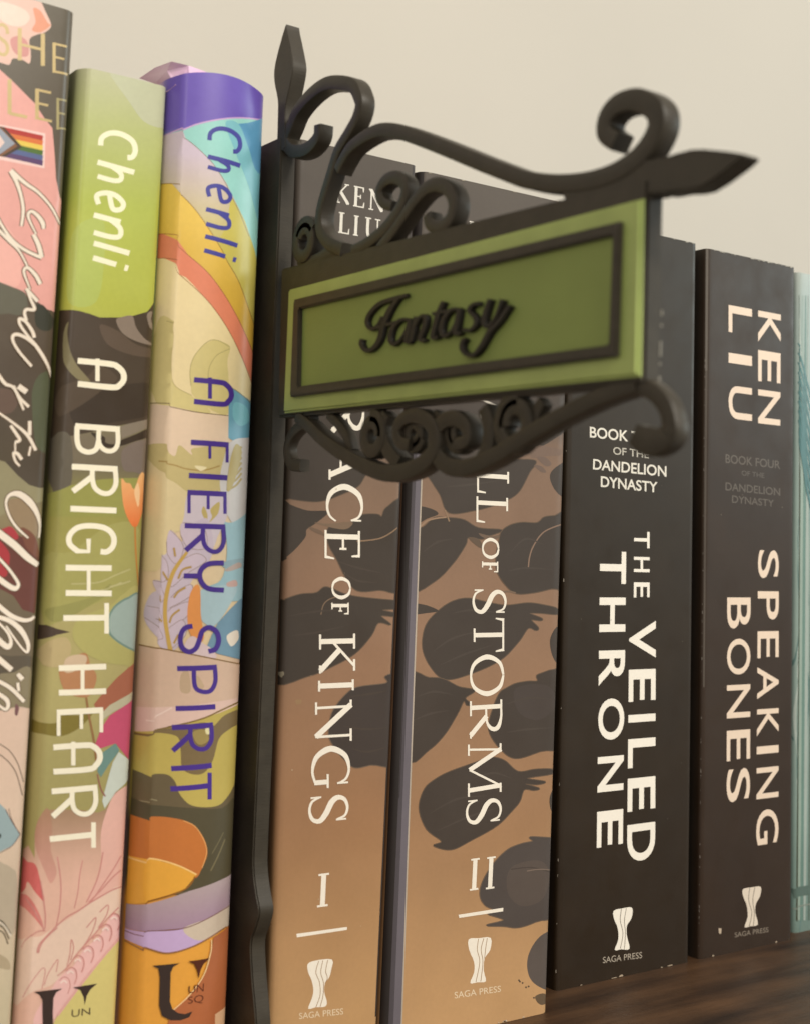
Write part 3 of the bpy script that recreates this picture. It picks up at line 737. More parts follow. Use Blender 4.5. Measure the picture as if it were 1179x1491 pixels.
for s_ in ('318,520 385,590 405,655 360,750 300,690 292,600', '225,680 290,730 302,830 260,872 212,810 215,740', '155,855 220,880 275,960 250,1010 180,955', '130,1030 210,1050 255,1105 230,1145 160,1110', '120,1110 180,1170 230,1180 265,1255 180,1260',
           '400,470 540,500 560,640 440,640 390,560', '400,720 500,680 560,730 440,810 330,905 320,860', '320,980 370,930 460,890 450,970 310,1050', '300,1070 340,1040 445,1010 430,1105 300,1190', '300,1190 400,1130 420,1230 330,1320'):
    B.art((210, 192, 204), 'C', s_); B.line((158, 134, 126), 'C', s_, .8)
B.line((204, 166, 84), 'C', '430,670 340,800 292,950 280,1100 300,1250 320,1350', [4, 6, 6, 6, 6, 7])
for s_ in ('340,640 350,700', '260,800 300,860', '190,960 250,1000', '190,1100 260,1140', '460,770 400,790 370,850', '420,910 370,940 340,980', '380,1060 330,1100 310,1150', '370,1230 340,1290'):
    B.line((186, 150, 84), 'C', s_, 3)
B.art((232, 152, 82), 'C', '495,890 520,930 524,1100 545,1250 500,1285 445,1210 432,1080 452,950')
B.art((220, 196, 196), 'C', '420,1280 470,1240 540,1290 600,1330 620,1390 420,1360')
B.art((238, 224, 206), 'C', '700,1240 770,1200 780,1260 730,1310'); 
B.art((214, 182, 158), 'C', '60,1290 340,1340 800,1432 960,1460 960,1800 60,1800', False)
B.line((132, 100, 52), 'C', '60,1290 340,1340 800,1432 900,1450', 1.8)
B.art((194, 166, 136), 'D', '480,200 530,170 545,310 480,310'); B.art((200, 172, 140), 'D', '590,200 640,280 580,290')
B.art((226, 192, 178), 'D', '100,425 300,415 440,412 720,380 900,340 900,390 600,500 400,545 100,610', False)
B.line((238, 212, 200), 'D', '200,490 300,480 420,420', 2)
B.art((192, 172, 90), 'D', '100,600 400,552 640,490 900,375 900,1100 100,1100', False)
B.line((132, 106, 56), 'D', '100,596 300,572 480,535 640,490 760,435 900,370', 2.2)
B.art((126, 106, 72), 'D', '100,605 250,580 400,560 480,545 640,520 700,545 780,470 900,430 900,510 820,560 740,630 700,770 640,860 560,872 490,830 480,720 470,640 430,605 300,590', True)
B.art((160, 140, 84), 'D', '560,590 640,570 670,640 600,670'); B.art((230, 220, 170), 'D', '645,565 675,560 680,595 655,600')
B.art((106, 92, 66), 'D', '80,890 250,872 380,872 440,920 475,1010 560,1085 720,1088 800,1020 870,900 920,880 920,1600 80,1600', True)
B.line((150, 138, 106), 'D', '120,1040 220,1030 320,1050', 1.6)
B.art((84, 76, 54), 'D', '80,1060 300,1080 560,1100 760,1100 900,1010 900,1600 80,1600', True)
B.line((128, 116, 84), 'E', '750,420 800,320 850,200', 1.6); B.line((120, 110, 80), 'E', '760,300 810,210 840,150', 1.2)
B.art((196, 116, 54), 'E', '100,44 300,40 450,46 600,82 690,170 728,290 690,400 640,470 540,400 350,350 100,335', True)
B.line((224, 160, 96), 'E', '560,70 640,110 700,200 722,290 690,400', 1.4)
B.art((230, 166, 62), 'E', '100,318 350,338 520,384 652,446 570,545 350,620 100,676', False)
B.line((244, 200, 128), 'E', '100,318 350,336 520,382 652,446', 2.2)
B.line((150, 96, 30), 'E', '100,676 350,622 570,548 640,460', 2.0)
B.art((166, 138, 152), 'E', '80,682 300,650 600,560 960,405 960,620 750,740 550,820 350,835 80,830', False, grad=(1290, (180, 160, 160), 1350, (164, 134, 156)))
B.art((196, 168, 208), 'E', '80,832 350,840 560,822 750,742 960,610 960,740 860,810 700,910 560,970 440,992 320,962 80,878', False)
B.art((206, 188, 168), 'E', '560,822 750,742 960,610 960,740 860,810 740,890 640,900', True)
B.line((126, 88, 88), 'E', '80,830 350,838 560,821 750,741 960,612', 1.3); B.line((150, 104, 76), 'E', '80,878 320,962 440,992 560,970 700,910 860,808', 1.6)
B.art((178, 104, 64), 'E', '770,885 960,740 960,1520 440,1520 480,1395 600,1285 700,1150 755,980', False)
B.line((244, 206, 150), 'E', '480,1398 600,1288 700,1150 750,990 756,900', 1.6)
B.art((224, 180, 140), 'E', '780,1420 850,1370 870,1330 920,1500 780,1500', False)
# fold of the jacket along the left hinge: paler crease line
bmx = B.newbm(); pu = (74, 48, 140)
for ch, x0, x1, y0, y1 in (('A', 282.6, 338, 549, 594), ('F', 278, 333, 641, 674), ('I', 275, 331, 688, 700), ('E', 273, 330, 713.6, 750), ('R', 269, 328, 762, 806), ('Y', 267.5, 326, 818, 861), ('S', 261.5, 319.5, 909, 952),
                           ('P', 257.6, 315.6, 968, 1010), ('I', 255.5, 313.4, 1025, 1035), ('R', 250, 310, 1052, 1095.6), ('I', 249, 308, 1111, 1122), ('T', 248, 308, 1124.5, 1168.5)):
    strokes_on(B, bmx, ch, x0, x1, y0, y1, 7.6, pu)
B.part('title_lettering', bmx)
bmx = B.newbm()
for ch, x0, x1, y0, y1 in (('C', 304.5, 351, 181, 224), ('h', 303, 350, 226, 257), ('e', 302, 335.6, 266, 297), ('n', 300.4, 335.6, 303, 336), ('l', 299, 346, 340, 361), ('i', 297.6, 344, 361, 382)):
    strokes_on(B, bmx, ch, x0, x1, y0, y1, 6.4, (66, 66, 150))
B.part('author_lettering', bmx)
bmx = B.newbm()
B.stamp([q('E', '342,1080 535,1062 490,1085 470,1130 465,1330 480,1380 520,1410 570,1418 622,1400 600,1440 540,1462 470,1462 410,1430 390,1360 395,1160 385,1100')], dk, bmx, 3e-5)
B.stamp([q('E', '595,1050 742,1027 700,1070 680,1110 665,1172 655,1110 635,1070')], (84, 40, 22), bmx, 3e-5)
text_on(B, bmx, 'UN', (274, 1446), (296, 1443), (274.5, 1435), (296.5, 1431), (92, 44, 24))
text_on(B, bmx, 'SQ', (273, 1463), (295.5, 1460), (273.5, 1451), (296, 1447), (92, 44, 24))
B.part('publisher_emblem', bmx)
B.finish()
RB = B
# lifted, creased corner of the paper jacket at the top of the left board
bm = bmesh.new(); ink = bm.verts.layers.float_color.new('Ink')
def jv(p, y, c):
    v = bm.verts.new(onY(p, y)); v[ink] = (*lin(c), 1); return v
lav = (218, 176, 208)
def jx(p, c):
    v = bm.verts.new(onX(p, RB.XL(RB.zt) + .0002)); v[ink] = (*lin(c), 1); return v
lav2, lav3 = (230, 192, 222), (196, 156, 184)
ys = RB.Yb + .0009
j = [jx((203, 114), lav3), jx((226, 98.5), lav), jv((250, 89.5), ys + .0045, lav2), jv((275, 95.5), ys + .0022, lav2), jv((307, 107), ys + .0008, lav),
     jv((300, 112), ys + .0006, lav), jv((276, 117), ys + .0016, lav), jv((256, 124), ys + .0034, lav3), jv((243, 134), ys + .0058, lav3), jx((226, 122), lav3), jv((243, 103), ys + .007, (238, 206, 228))]
for f in ((0, 1, 10, 9), (1, 2, 10), (2, 3, 6, 7, 10), (3, 4, 5, 6), (7, 8, 9, 10)): bm.faces.new([j[i] for i in f])
bmesh.ops.recalc_face_normals(bm, faces=bm.faces)
bmesh.ops.solidify(bm, geom=bm.faces[:], thickness=0.00015)
o = from_bm(bm, 'jacket_corner', RB.root, [M_GLOSS]); o['label'] = 'lifted lilac corner of the paper jacket'

# ---- brown volume I ---------------------------------------------------------
DKB = (63, 53, 44)
def emblem(book, z, s_outline, lines, col, lcol):
    bmx = book.newbm()
    book.stamp([smooth(q(z, s_outline), True, 3)], col, bmx, 3e-5)
    for l in lines: book.line(lcol, z, l, .9, bm=bmx, lift=6e-5)
    book.part('publisher_emblem', bmx)
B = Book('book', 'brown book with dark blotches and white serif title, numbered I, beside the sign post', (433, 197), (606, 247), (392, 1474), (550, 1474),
         -0.011, 0.14, M_MATTE, [(190, (84, 76, 68)), (590, (78, 68, 60)), (680, (126, 101, 82)), (900, (142, 109, 85)), (1200, (154, 114, 80)), (1478, (188, 147, 101))], (74, 64, 56), GROUP, r=0.0016)  # tan stops darken upwards: shade under the sign painted in
B.blot(DKB, (98, 80, 64), 'J', '-60,-300 1200,-300 1200,300 900,420 760,620 700,720 640,800 480,872 400,900 300,912 110,888 -60,840')
B.art(DKB, 'p', '405,725 417,732 447,743 478,745 460,762 447,771 445,782 430,800 414,813 400,818')
B.blot(DKB, (98, 80, 64), 'p', '480,767 512,761 527,750 549,749 556,752 563,739 590,733 590,853 552,859 521,860 505,843 491,815 478,790')
B.art((120, 98, 78), 'J', '310,1075 420,1085 590,1070 600,1100 540,1130 420,1110'); B.art((112, 90, 72), 'J', '270,1110 360,1140 390,1180 290,1140')
B.line((134, 108, 84), 'J', '640,1222 800,1205 900,1160 1000,1080', 2.0)
B.blot(DKB, (98, 80, 64), 'L', '40,410 90,400 200,365 300,355 350,320 400,330 470,360 560,380 700,395 860,412 860,445 710,460 795,482 785,500 700,497 762,552 685,540 640,620 540,730 400,810 250,870 30,892')
B.line((120, 98, 78), 'L', '330,490 345,430 380,395 440,375', 1.6)
B.blot((64, 54, 48), (108, 90, 74), 'L', '730,872 850,880 820,1385 640,1420 540,1437 480,1390 430,1330 380,1240 400,1100 480,990 560,940 735,915')
B.art((140, 130, 110), 'L', '60,845 95,840 100,865 70,875'); B.art((150, 120, 86), 'L', '175,1020 210,1018 205,1040 180,1045')
B.art((64, 54, 48), 'p', '601,240 612,240 593,700 558,1480 546,1480 581.5,700', False)  # dark strip down the right edge: shade of the gap, painted
for s_ in ('440,160 560,200 700,230', '470,230 560,280 680,290', '120,500 300,470 470,460', '150,620 300,600 480,560', '500,1000 640,980 740,960', '470,1180 600,1200 740,1190', '520,1320 620,1340 740,1310'):
    B.line((70, 59, 50), 'L', s_, [.6, 3.2, .6])
bmx = B.newbm(); wh = (240, 230, 214)
for ch, a, b_, yt, yb in (('K', 487, 509, 267, 296), ('E', 514.5, 531, 272, 301.5), ('N', 537, 560, 277, 307), ('L', 493, 509, 310, 340), ('I', 514.5, 522.5, 314, 343), ('U', 531, 554, 318, 348)):
    serif_up(B, bmx, ch, a, b_, yt, yb, 4.2, (226, 220, 208))
B.part('author_lettering', bmx)
bmx = B.newbm()
for ch, a, b_, y0, y1 in (('G', 486, 534, 508, 566), ('R', 483, 530, 574, 634), ('A', 479, 527, 643, 700), ('C', 476.5, 527, 706, 761), ('E', 473, 524, 771, 815), ('K', 465, 517, 922, 980), ('I', 463.5, 515, 989, 1007), ('N', 459, 512, 1020, 1080), ('G', 455, 508, 1087, 1147), ('S', 451, 506, 1155, 1201)):
    serif_down(B, bmx, ch, a, b_, y0, y1, 7.4, wh)
for ch, a, b_, y0, y1 in (('O', 484, 510, 841, 871.5), ('F', 483, 507.5, 877, 895)): serif_down(B, bmx, ch, a, b_, y0, y1, 4.8, wh)
B.part('title_lettering', bmx)
bmx = B.newbm(); B.stamp([q('O', '500,785 862,735 862,756 505,810')], wh, bmx, 3e-5); B.part('divider_line', bmx)
bmx = B.newbm()
serif_up(B, bmx, 'I', 462, 479.5, 1272, 1320, 7, wh)
B.part('volume_numeral', bmx)
emblem(B, 'O', '582,1000 640,975 755,968 750,1040 735,1095 705,1140 700,1200 718,1270 705,1305 640,1310 585,1320 610,1250 622,1190 610,1120 585,1060', ('660,980 640,1060 665,1130 670,1220 640,1310', '690,975 675,1060 695,1140 690,1230 670,1305', '725,972 710,1050 722,1100 705,1140'), wh, (160, 124, 86))
bmx = B.newbm(); text_on(B, bmx, 'SAGA PRESS', (436, 1484), (500, 1477), (436, 1475), (500, 1468), (226, 206, 176)); B.part('publisher_lettering', bmx)
B.wear('none', 8, (190, 170, 140)); B.wear('top', 4, (150, 140, 124), .6)
B.finish()

# ---- brown volume II ----------------------------------------------------------
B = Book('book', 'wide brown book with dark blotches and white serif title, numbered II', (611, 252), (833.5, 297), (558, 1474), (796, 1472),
         -0.011, 0.14, M_MATTE, [(190, (88, 80, 72)), (600, (82, 72, 64)), (650, (128, 102, 83)), (900, (144, 112, 88)), (1200, (158, 120, 86)), (1478, (192, 151, 106))], (78, 68, 66), GROUP, r=0.0026)  # darker upper tan carries the sign's shade in the colour
B.art((72, 62, 54), 'K', '-60,-400 1300,-400 1300,330 1080,330 980,400 870,460 700,540 300,560 150,600 -60,500', False)
D2 = (67, 57, 49)
B.blot(D2, (98, 80, 64), 'K', '150,600 250,560 500,560 700,520 880,520 880,560 850,600 780,730 700,790 600,830 480,862 300,880 240,760 190,680')
B.art((118, 96, 82), 'K', '880,420 1000,430 1070,450 1060,485 980,490 860,500'); B.art((112, 92, 80), 'K', '900,500 960,500 1000,545 960,560'); B.art((110, 90, 78), 'K', '880,555 930,560 965,600 930,600')
B.art(D2, 'K', '1120,540 1040,560 990,620 1010,700 1060,760 1120,780')
B.art(D2, 'K', '60,840 170,850 225,888 150,920 60,960')
B.blot(D2, (98, 80, 64), 'K', '40,1000 120,980 200,915 300,915 400,930 500,985 660,1000 560,1042 520,1060 430,1050 410,1100 330,1220 200,1350 40,1400')
B.art((110, 90, 74), 'K', '500,1020 600,1040 700,1010 690,1045 560,1060'); B.art((98, 80, 64), 'K', '430,1050 500,1060 530,1120 490,1110')
B.line((150, 122, 98), 'K', '100,980 140,940 200,920 280,910', 2.2); B.line((140, 114, 90), 'K', '270,860 300,940', 2.2)
B.blot(D2, (98, 80, 64), 'K', '660,1008 720,965 800,948 900,950 950,912 1020,902 1120,900 1120,1370 1000,1400 860,1430 740,1425 640,1310 620,1200 640,1080')
B.line((134, 108, 90), 'K', '840,1260 850,1180 880,1100 950,1010 1080,955', 2.0)
B.blot(D2, (98, 80, 64), 'M', '210,305 300,245 400,225 520,250 640,270 780,255 880,268 965,290 965,325 860,318 790,320 865,352 860,366 800,362 845,412 830,428 780,415 720,500 600,620 400,710 250,740 160,660 110,540 130,400')
B.line((120, 98, 80), 'M', '590,190 650,180 700,190', 2.4)
B.art(D2, 'M', '30,262 120,265 210,303 140,318 30,325')
B.art(D2, 'M', '1020,400 960,410 920,490 935,590 975,650 1020,660')
B.blot(D2, (98, 80, 64), 'M', '20,732 150,732 240,740 340,790 440,812 380,860 420,900 390,905 370,880 330,960 250,1090 150,1190 20,1245')
B.blot(D2, (98, 80, 64), 'M', '600,830 640,800 700,770 780,755 840,752 848,710 1030,706 1030,1140 860,1200 700,1245 600,1180 530,1060 560,920')
B.art((72, 62, 56), 'M', '700,800 900,780 960,900 850,1000 720,950')
B.blot(D2, (98, 80, 64), 'N', '118,300 150,190 220,130 300,90 440,40 520,12 600,28 680,92 780,80 875,80 870,105 730,130 835,150 790,165 720,162 800,188 770,198 715,195 690,260 650,310 560,400 420,480 300,537 200,515 245,490 160,420')
B.art(D2, 'N', '960,120 890,180 860,250 880,330 960,360')
B.blot((78, 69, 64), (108, 90, 74), 'N', '960,462 870,470 750,466 765,490 700,505 620,540 540,620 480,720 465,800 500,860 580,890 510,905 600,940 500,970 600,975 680,982 780,950 960,860')
B.art((86, 75, 68), 'N', '640,640 800,600 860,680 820,820 700,860 620,780'); B.line((72, 62, 56), 'N', '640,650 760,640 880,670', 1.6); B.line((118, 102, 90), 'N', '730,660 800,650 880,655', 1.6)
B.art((90, 80, 74), 'N', '960,960 860,1000 790,1050 740,1140 735,1230 770,1300 860,1345 960,1340')
for z_, s_ in (('M', '180,560 300,480 480,430'), ('M', '220,650 380,580 560,520'), ('M', '300,320 420,300 620,320'), ('M', '80,850 180,820 300,840'), ('M', '60,1000 160,960 280,940'), ('M', '640,900 780,860 940,870'), ('M', '640,1080 780,1060 940,1050'), ('N', '180,330 330,250 500,230'), ('N', '220,430 400,350 560,300'), ('N', '420,130 540,100 640,130'), ('K', '120,1150 220,1080 330,1060'), ('K', '720,1150 820,1060 950,1100'), ('K', '700,1280 820,1260 1000,1270'), ('K', '280,700 420,690 640,660')):
    B.line((74, 64, 56), z_, s_, [.6, 3.4, .6])
for x, y in ((685, 1285), (705, 1300), (725, 1325), (690, 1292), (770, 1385), (790, 1400), (810, 1410), (795, 1385), (820, 1395), (740, 1320)):
    B.art((96, 78, 60), 'N', f'{x-5},{y} {x},{y-6} {x+7},{y-1} {x+2},{y+6}')
B.art((100, 82, 62), 'N', '780,1375 830,1360 860,1400 820,1425 790,1410')
B.art((46, 40, 38), 'p', '600,240 617,240 602.5,600 602,700 565.6,1510 538,1510', False)  # shade of the gap painted as a dark strip on the left edge
B.art((78, 72, 76), 'p', '604.5,600 610,600 606,700 572.6,1510 564.6,1510 600,700', False)
B.art((106, 99, 105), 'p', '609,600 616,600 612.5,700 582.6,1510 571.6,1510 605,700', False)  # pale lilac strips: window highlight on the rounded edge, painted
B.art((178, 164, 148), 'p', '616,600 618,600 614.5,700 584.6,1510 582.6,1510 612.5,700', False)
bmx = B.newbm()
for ch, a, b_, y0, y1 in (('W', 698, 744, 562, 632), ('A', 696, 742, 634, 682), ('L', 694, 740, 685, 719), ('L', 693, 738.5, 723, 762), ('S', 688.5, 735, 855, 897), ('T', 689, 733, 900, 949), ('O', 685, 732, 953.5, 1013), ('R', 683.5, 730, 1018.5, 1073), ('M', 680.5, 729, 1082, 1156.5), ('S', 679, 728, 1160, 1202)):
    serif_down(B, bmx, ch, a, b_, y0, y1, 6.4, wh)
for ch, a, b_, y0, y1 in (('O', 702, 725, 784, 813), ('F', 701, 724, 817, 833.5)): serif_down(B, bmx, ch, a, b_, y0, y1, 4.4, wh)
B.part('title_lettering', bmx)
bmx = B.newbm(); B.stamp([q('N', '340,910 595,870 595,890 345,928')], wh, bmx, 3e-5); B.part('divider_line', bmx)
bmx = B.newbm(); serif_up(B, bmx, 'I', 683.5, 697.5, 1250, 1296, 6, wh); serif_up(B, bmx, 'I', 706.5, 720.5, 1247.5, 1294, 6, wh); B.part('volume_numeral', bmx)
bmx = B.newbm()
for ch, a, b_, yt, yb in (('K', 668, 690, 321, 350), ('E', 695, 711, 324, 354), ('N', 717, 739, 328, 358), ('L', 673, 689, 363, 392), ('I', 695, 703, 366, 395), ('U', 711, 734, 369, 398)):
    serif_up(B, bmx, ch, a, b_, yt, yb, 4.2, (226, 220, 208))
B.part('author_lettering', bmx)
emblem(B, 'N', '400,1050 455,1044 525,1042 522,1110 490,1160 485,1230 497,1290 450,1296 408,1300 430,1240 430,1180 402,1110', ('455,1048 448,1110 462,1180 440,1295', '485,1045 470,1110 480,1180 468,1292', '505,1044 496,1100 490,1160'), wh, (160, 124, 86))
bmx = B.newbm(); text_on(B, bmx, 'SAGA PRESS', (661.5, 1454), (728.5, 1444), (661, 1444.5), (728.5, 1435), (226, 206, 176)); B.part('publisher_lettering', bmx)
B.wear('top', 6, (170, 160, 140), .7); B.wear('bottom', 6)
B.finish()

# ---- black books ----------------------------------------------------------------
B = Book('book', 'wide matte black book with bold white title, beside the wide brown book', (829.5, 312), (1013, 357.5), (807, 1448), (1001.5, 1404),
         0.0, 0.14, M_DARK, [(100, (54, 47, 37)), (700, (46, 36, 23)), (1478, (43, 31, 18))], (46, 40, 34), GROUP, r=0.0013)  # greyer at the top: gloss haze put into the base colour
bmx = B.newbm(); w2 = (244, 236, 222)
letters_on(B, bmx, 'THE', 922.5, 945, 922, 945, [(774, 798), (811, 833), (848, 870)], w2, off=0.012)
letters_on(B, bmx, 'VEILED', 915.5, 954, 912, 953, [(904, 958), (974.5, 1021), (1040, 1051), (1075, 1117), (1132, 1180), (1199, 1253)], w2, off=0.018)
letters_on(B, bmx, 'THRONE', 873, 911, 868, 906, [(803, 850), (870, 920), (947, 998), (1017, 1077), (1101, 1152), (1180, 1232)], w2, off=0.018)
B.part('title_lettering', bmx)
bmx = B.newbm(); w3 = (226, 220, 206)
text_on(B, bmx, 'BOOK THREE', (858, 637), (976, 650), (858, 621), (976, 633.5), w3, off=0.016)
text_on(B, bmx, 'OF THE', (892, 661.5), (944, 667.5), (892, 650.5), (944, 656), (190, 184, 170), off=0.01)
text_on(B, bmx, 'DANDELION', (862.5, 683.5), (969.5, 694.5), (863, 668), (969.5, 678.5), w3, off=0.016)
text_on(B, bmx, 'DYNASTY', (874, 709), (956.5, 717.5), (874, 693), (956.5, 702), w3, off=0.016)
B.part('series_lettering', bmx)
emblem(B, 'Y', '410,632 445,622 482,620 480,660 462,690 462,730 472,780 440,782 414,785 428,745 426,700 412,665', ('440,624 436,670 446,720 436,780', '460,622 452,670 456,720 452,780'), w2, (120, 108, 94))
bmx = B.newbm(); text_on(B, bmx, 'SAGA PRESS', (877, 1402.5), (934, 1395), (877, 1393.5), (934, 1386), (176, 164, 148)); B.part('publisher_lettering', bmx)
for s_ in ('178,962 240,958 236,968 184,966', '330,930 350,918 365,925 345,938', '405,915 432,902 428,912 410,918', '505,893 540,884 530,892', '660,856 704,845 700,853'):
    B.art((196, 176, 152), 'Y', s_, False)
B.wear('bottom', 5, (176, 158, 136), 1.5); B.wear('top', 14, (178, 172, 158), .8); B.wear('left', 12, (170, 160, 146), .5); B.wear('none', 10, (120, 112, 100), .6)
B.finish()
B = Book('book', 'narrow matte black book with pale pinkish title, second from the right', (1027, 359.5), (1156, 392), (1016, 1398), (1151, 1372),
         0.0, 0.14, M_DARK, [(100, (60, 51, 42)), (700, (54, 41, 30)), (1478, (50, 36, 25))], (50, 44, 38), GROUP, r=0.0013)  # lighter upper stops paint the gloss reflection into the black
B.art((104, 97, 89), 'p', '1024.5,340 1026.3,340 1024.6,540 1022.8,540', False); B.art((84, 76, 68), 'p', '1022.8,540 1024.6,540 1020.5,1000 1018.8,1000', False)  # thin light strips paint the highlight of the left edge
bmx = B.newbm(); p2 = (232, 210, 188)
letters_on(B, bmx, 'SPEAKING', 1103, 1133, 1100, 1132.5, [(801, 842), (861, 902), (919, 958), (971, 1017), (1032, 1071), (1086, 1097), (1117, 1162), (1178.5, 1229)], p2, off=0.008)
letters_on(B, bmx, 'BONES', 1058, 1092, 1057, 1091, [(870, 915), (930, 982), (997, 1045), (1063, 1107), (1119, 1167)], p2, off=0.008)
B.part('title_lettering', bmx)
bmx = B.newbm()
letters_on(B, bmx, 'KEN', 1103, 1136, 1103, 1135, [(455, 500), (512, 557), (569, 618)], p2, off=0.012)
letters_on(B, bmx, 'LIU', 1060, 1094, 1060, 1094, [(447, 486), (516, 530.5), (563, 611)], p2, off=0.012)
B.part('author_lettering', bmx)
bmx = B.newbm(); p3 = (96, 87, 78)
text_on(B, bmx, 'BOOK FOUR', (1055.5, 674), (1135, 683), (1055.5, 661), (1135, 671), p3, off=0.01)
text_on(B, bmx, 'OF THE', (1079, 692), (1112, 696), (1079, 685), (1112, 689), (96, 88, 80))
text_on(B, bmx, 'DANDELION', (1055.5, 714), (1135, 722), (1055.5, 702), (1135, 711), p3, off=0.01)
text_on(B, bmx, 'DYNASTY', (1065, 732), (1126, 738), (1065, 721), (1126, 728), p3, off=0.01)
B.part('series_lettering', bmx)
emblem(B, 'Y', '915,548 950,540 985,538 982,575 966,605 964,640 974,685 945,692 922,695 934,655 930,610 918,580', ('942,542 938,590 950,640 940,692', '962,540 954,590 960,640 956,690'), (224, 210, 192), (120, 108, 94))
bmx = B.newbm(); text_on(B, bmx, 'SAGA PRESS', (1069, 1365), (1118, 1357), (1069, 1358), (1118, 1350), (140, 128, 114)); B.part('publisher_lettering', bmx)
for s_ in ('722,832 770,822 760,838 735,842', '820,700 832,700 830,722 822,720', '1060,775 1104,762 1100,770'):
    B.art((190, 172, 150), 'Y', s_, False)
B.wear('bottom', 4, (176, 158, 136), 1.4); B.wear('top', 26, (186, 180, 166), .9); B.wear('left', 40, (120, 112, 104), .5); B.wear('none', 8, (150, 138, 124), .7)
B.finish()

# ---- teal book -------------------------------------------------------------------
B = Book('book', 'teal and white streaked book at the right edge', (1158.5, 397), (1290, 424), (1153.5, 1371), (1276, 1346),
         0.004, 0.14, M_GLOSS, [(390, (176, 184, 176)), (450, (158, 172, 166)), (560, (146, 164, 158)), (800, (144, 164, 156)), (1100, (142, 162, 154)), (1300, (118, 142, 134)), (1400, (96, 110, 102))], (150, 180, 178), GROUP, r=0.0016)
random.seed(11)
tc_ = [(96, 126, 122), (122, 148, 142), (176, 188, 180), (106, 134, 130), (160, 176, 170), (168, 180, 172)]
for i in range(34):
    x = 1156 + random.random() * 110; y0 = random.uniform(430, 1150); ln = random.uniform(80, 320)
    w_ = random.uniform(1.2, 4.5); k = random.uniform(-14, 14)
    B.path(random.choice(tc_), [(x, y0), (x + k * .4, y0 + ln * .3), (x + k, y0 + ln * .6), (x + k * .5, y0 + ln)], [.5, w_, w_, .5])
for x, c_ in ((1158, (74, 80, 66)), (1164, (148, 166, 154)), (1168, (104, 134, 124)), (1172, (162, 174, 166)), (1179, (92, 110, 100)), (1188, (140, 164, 156)), (1200, (170, 180, 172))):
    B.path(c_, [(x + 4, 430), (x + 2, 800), (x, 1100), (x - 2, 1340)], [1, 4.5, 4.5, 3])
for i in range(9):
    y = 500 + i * 14
    B.path((78, 118, 118), [(1156, y), (1166, y + 26 + i * 3), (1180, y + 80 + i * 6), (1210, y + 170)], [1, 3, 3, 1])
B.path((88, 108, 100), [(1150, 1300), (1200, 1292), (1290, 1276)], 14)
B.path((130, 138, 128), [(1150, 1322), (1200, 1312), (1290, 1296)], 2)
B.finish()

# ------------------------------------------------------------------ hanging sign
XS, TH = 0.1388, 0.0038
def yz(p, x=XS):
    v = onX(p, x); return (v.y, v.z)
top = onX((404, 201), XS)
sign = thing('hanging_sign', (XS + TH / 2, -0.005, 0), 'black scrollwork shelf divider sign with a green board reading Fantasy', 'sign')
def prism(name, pts, x0, x1, m_, chamfer=0.00035, sharp=30, label=None):
    """outline in the sign's plane with real thickness and softened edges"""
    bm = bmesh.new()
    f = bm.faces.new([bm.verts.new((x0, y, z)) for y, z in pts])
    r = bmesh.ops.extrude_face_region(bm, geom=[f])
    for v in r['geom']:
        if isinstance(v, bmesh.types.BMVert): v.co.x = x1
    bmesh.ops.recalc_face_normals(bm, faces=bm.faces)
    if chamfer:
        es = [e for e in bm.edges if abs(e.verts[0].co.x - e.verts[1].co.x) < 1e-9]
        bmesh.ops.bevel(bm, geom=es, offset=chamfer, segments=2, affect='EDGES', clamp_overlap=True)
    o = from_bm(bm, name, sign, [m_], sharp)
    if label: o['label'] = label
    return o
def bar(name, pxpts, w, x0, x1, sh=(-11, -1), n=8, ch=0.0004, closed=False):
    """wrought bar swept along a path in the sign's plane; w in metres"""
    pts = smooth([(a + sh[0], b_ + sh[1]) for a, b_ in pxpts], closed, n)
    P2 = [yz(p) for p in pts]
    return bar_yz(name, P2, w, x0, x1, ch, closed)
def bar_yz(name, P2, w, x0, x1, ch=0.0004, closed=False):
    bm = bmesh.new(); N = len(P2); rings = []
    for i, p in enumerate(P2):
        if closed: a, b_ = Vector(P2[i - 1]), Vector(P2[(i + 1) % N])
        else: a, b_ = Vector(P2[max(0, i - 1)]), Vector(P2[min(N - 1, i + 1)])
        d = (b_ - a).normalized(); nn = Vector((-d.y, d.x))
        t = i / (N - 1)
        if isinstance(w, (list, tuple)):
            k = t * (len(w) - 1); ii = min(len(w) - 2, int(k)); ww = w[ii] + (w[ii + 1] - w[ii]) * (k - ii)
        else: ww = w
        h = ww * 1.14 / 2; c = min(ch, h * .5)
        prof = [(-h, x0 + c), (-h + c * .3, x0 + c * .3), (-h + c, x0), (h - c, x0), (h - c * .3, x0 + c * .3), (h, x0 + c), (h, x1 - c), (h - c * .3, x1 - c * .3), (h - c, x1), (-h + c, x1), (-h + c * .3, x1 - c * .3), (-h, x1 - c)]
        rings.append([bm.verts.new((x, p[0] + nn.x * o_, p[1] + nn.y * o_)) for o_, x in prof])
    M_ = len(rings[0])
    for i in range(N if closed else N - 1):
        A_, B_ = rings[i], rings[(i + 1) % N]
        for k in range(M_): bm.faces.new((A_[k], A_[(k + 1) % M_], B_[(k + 1) % M_], B_[k]))
    if not closed: bm.faces.new(rings[0]); bm.faces.new(rings[-1][::-1])
    bmesh.ops.recalc_face_normals(bm, faces=bm.faces)
    return from_bm(bm, name, sign, [M_PLASTIC], 40)
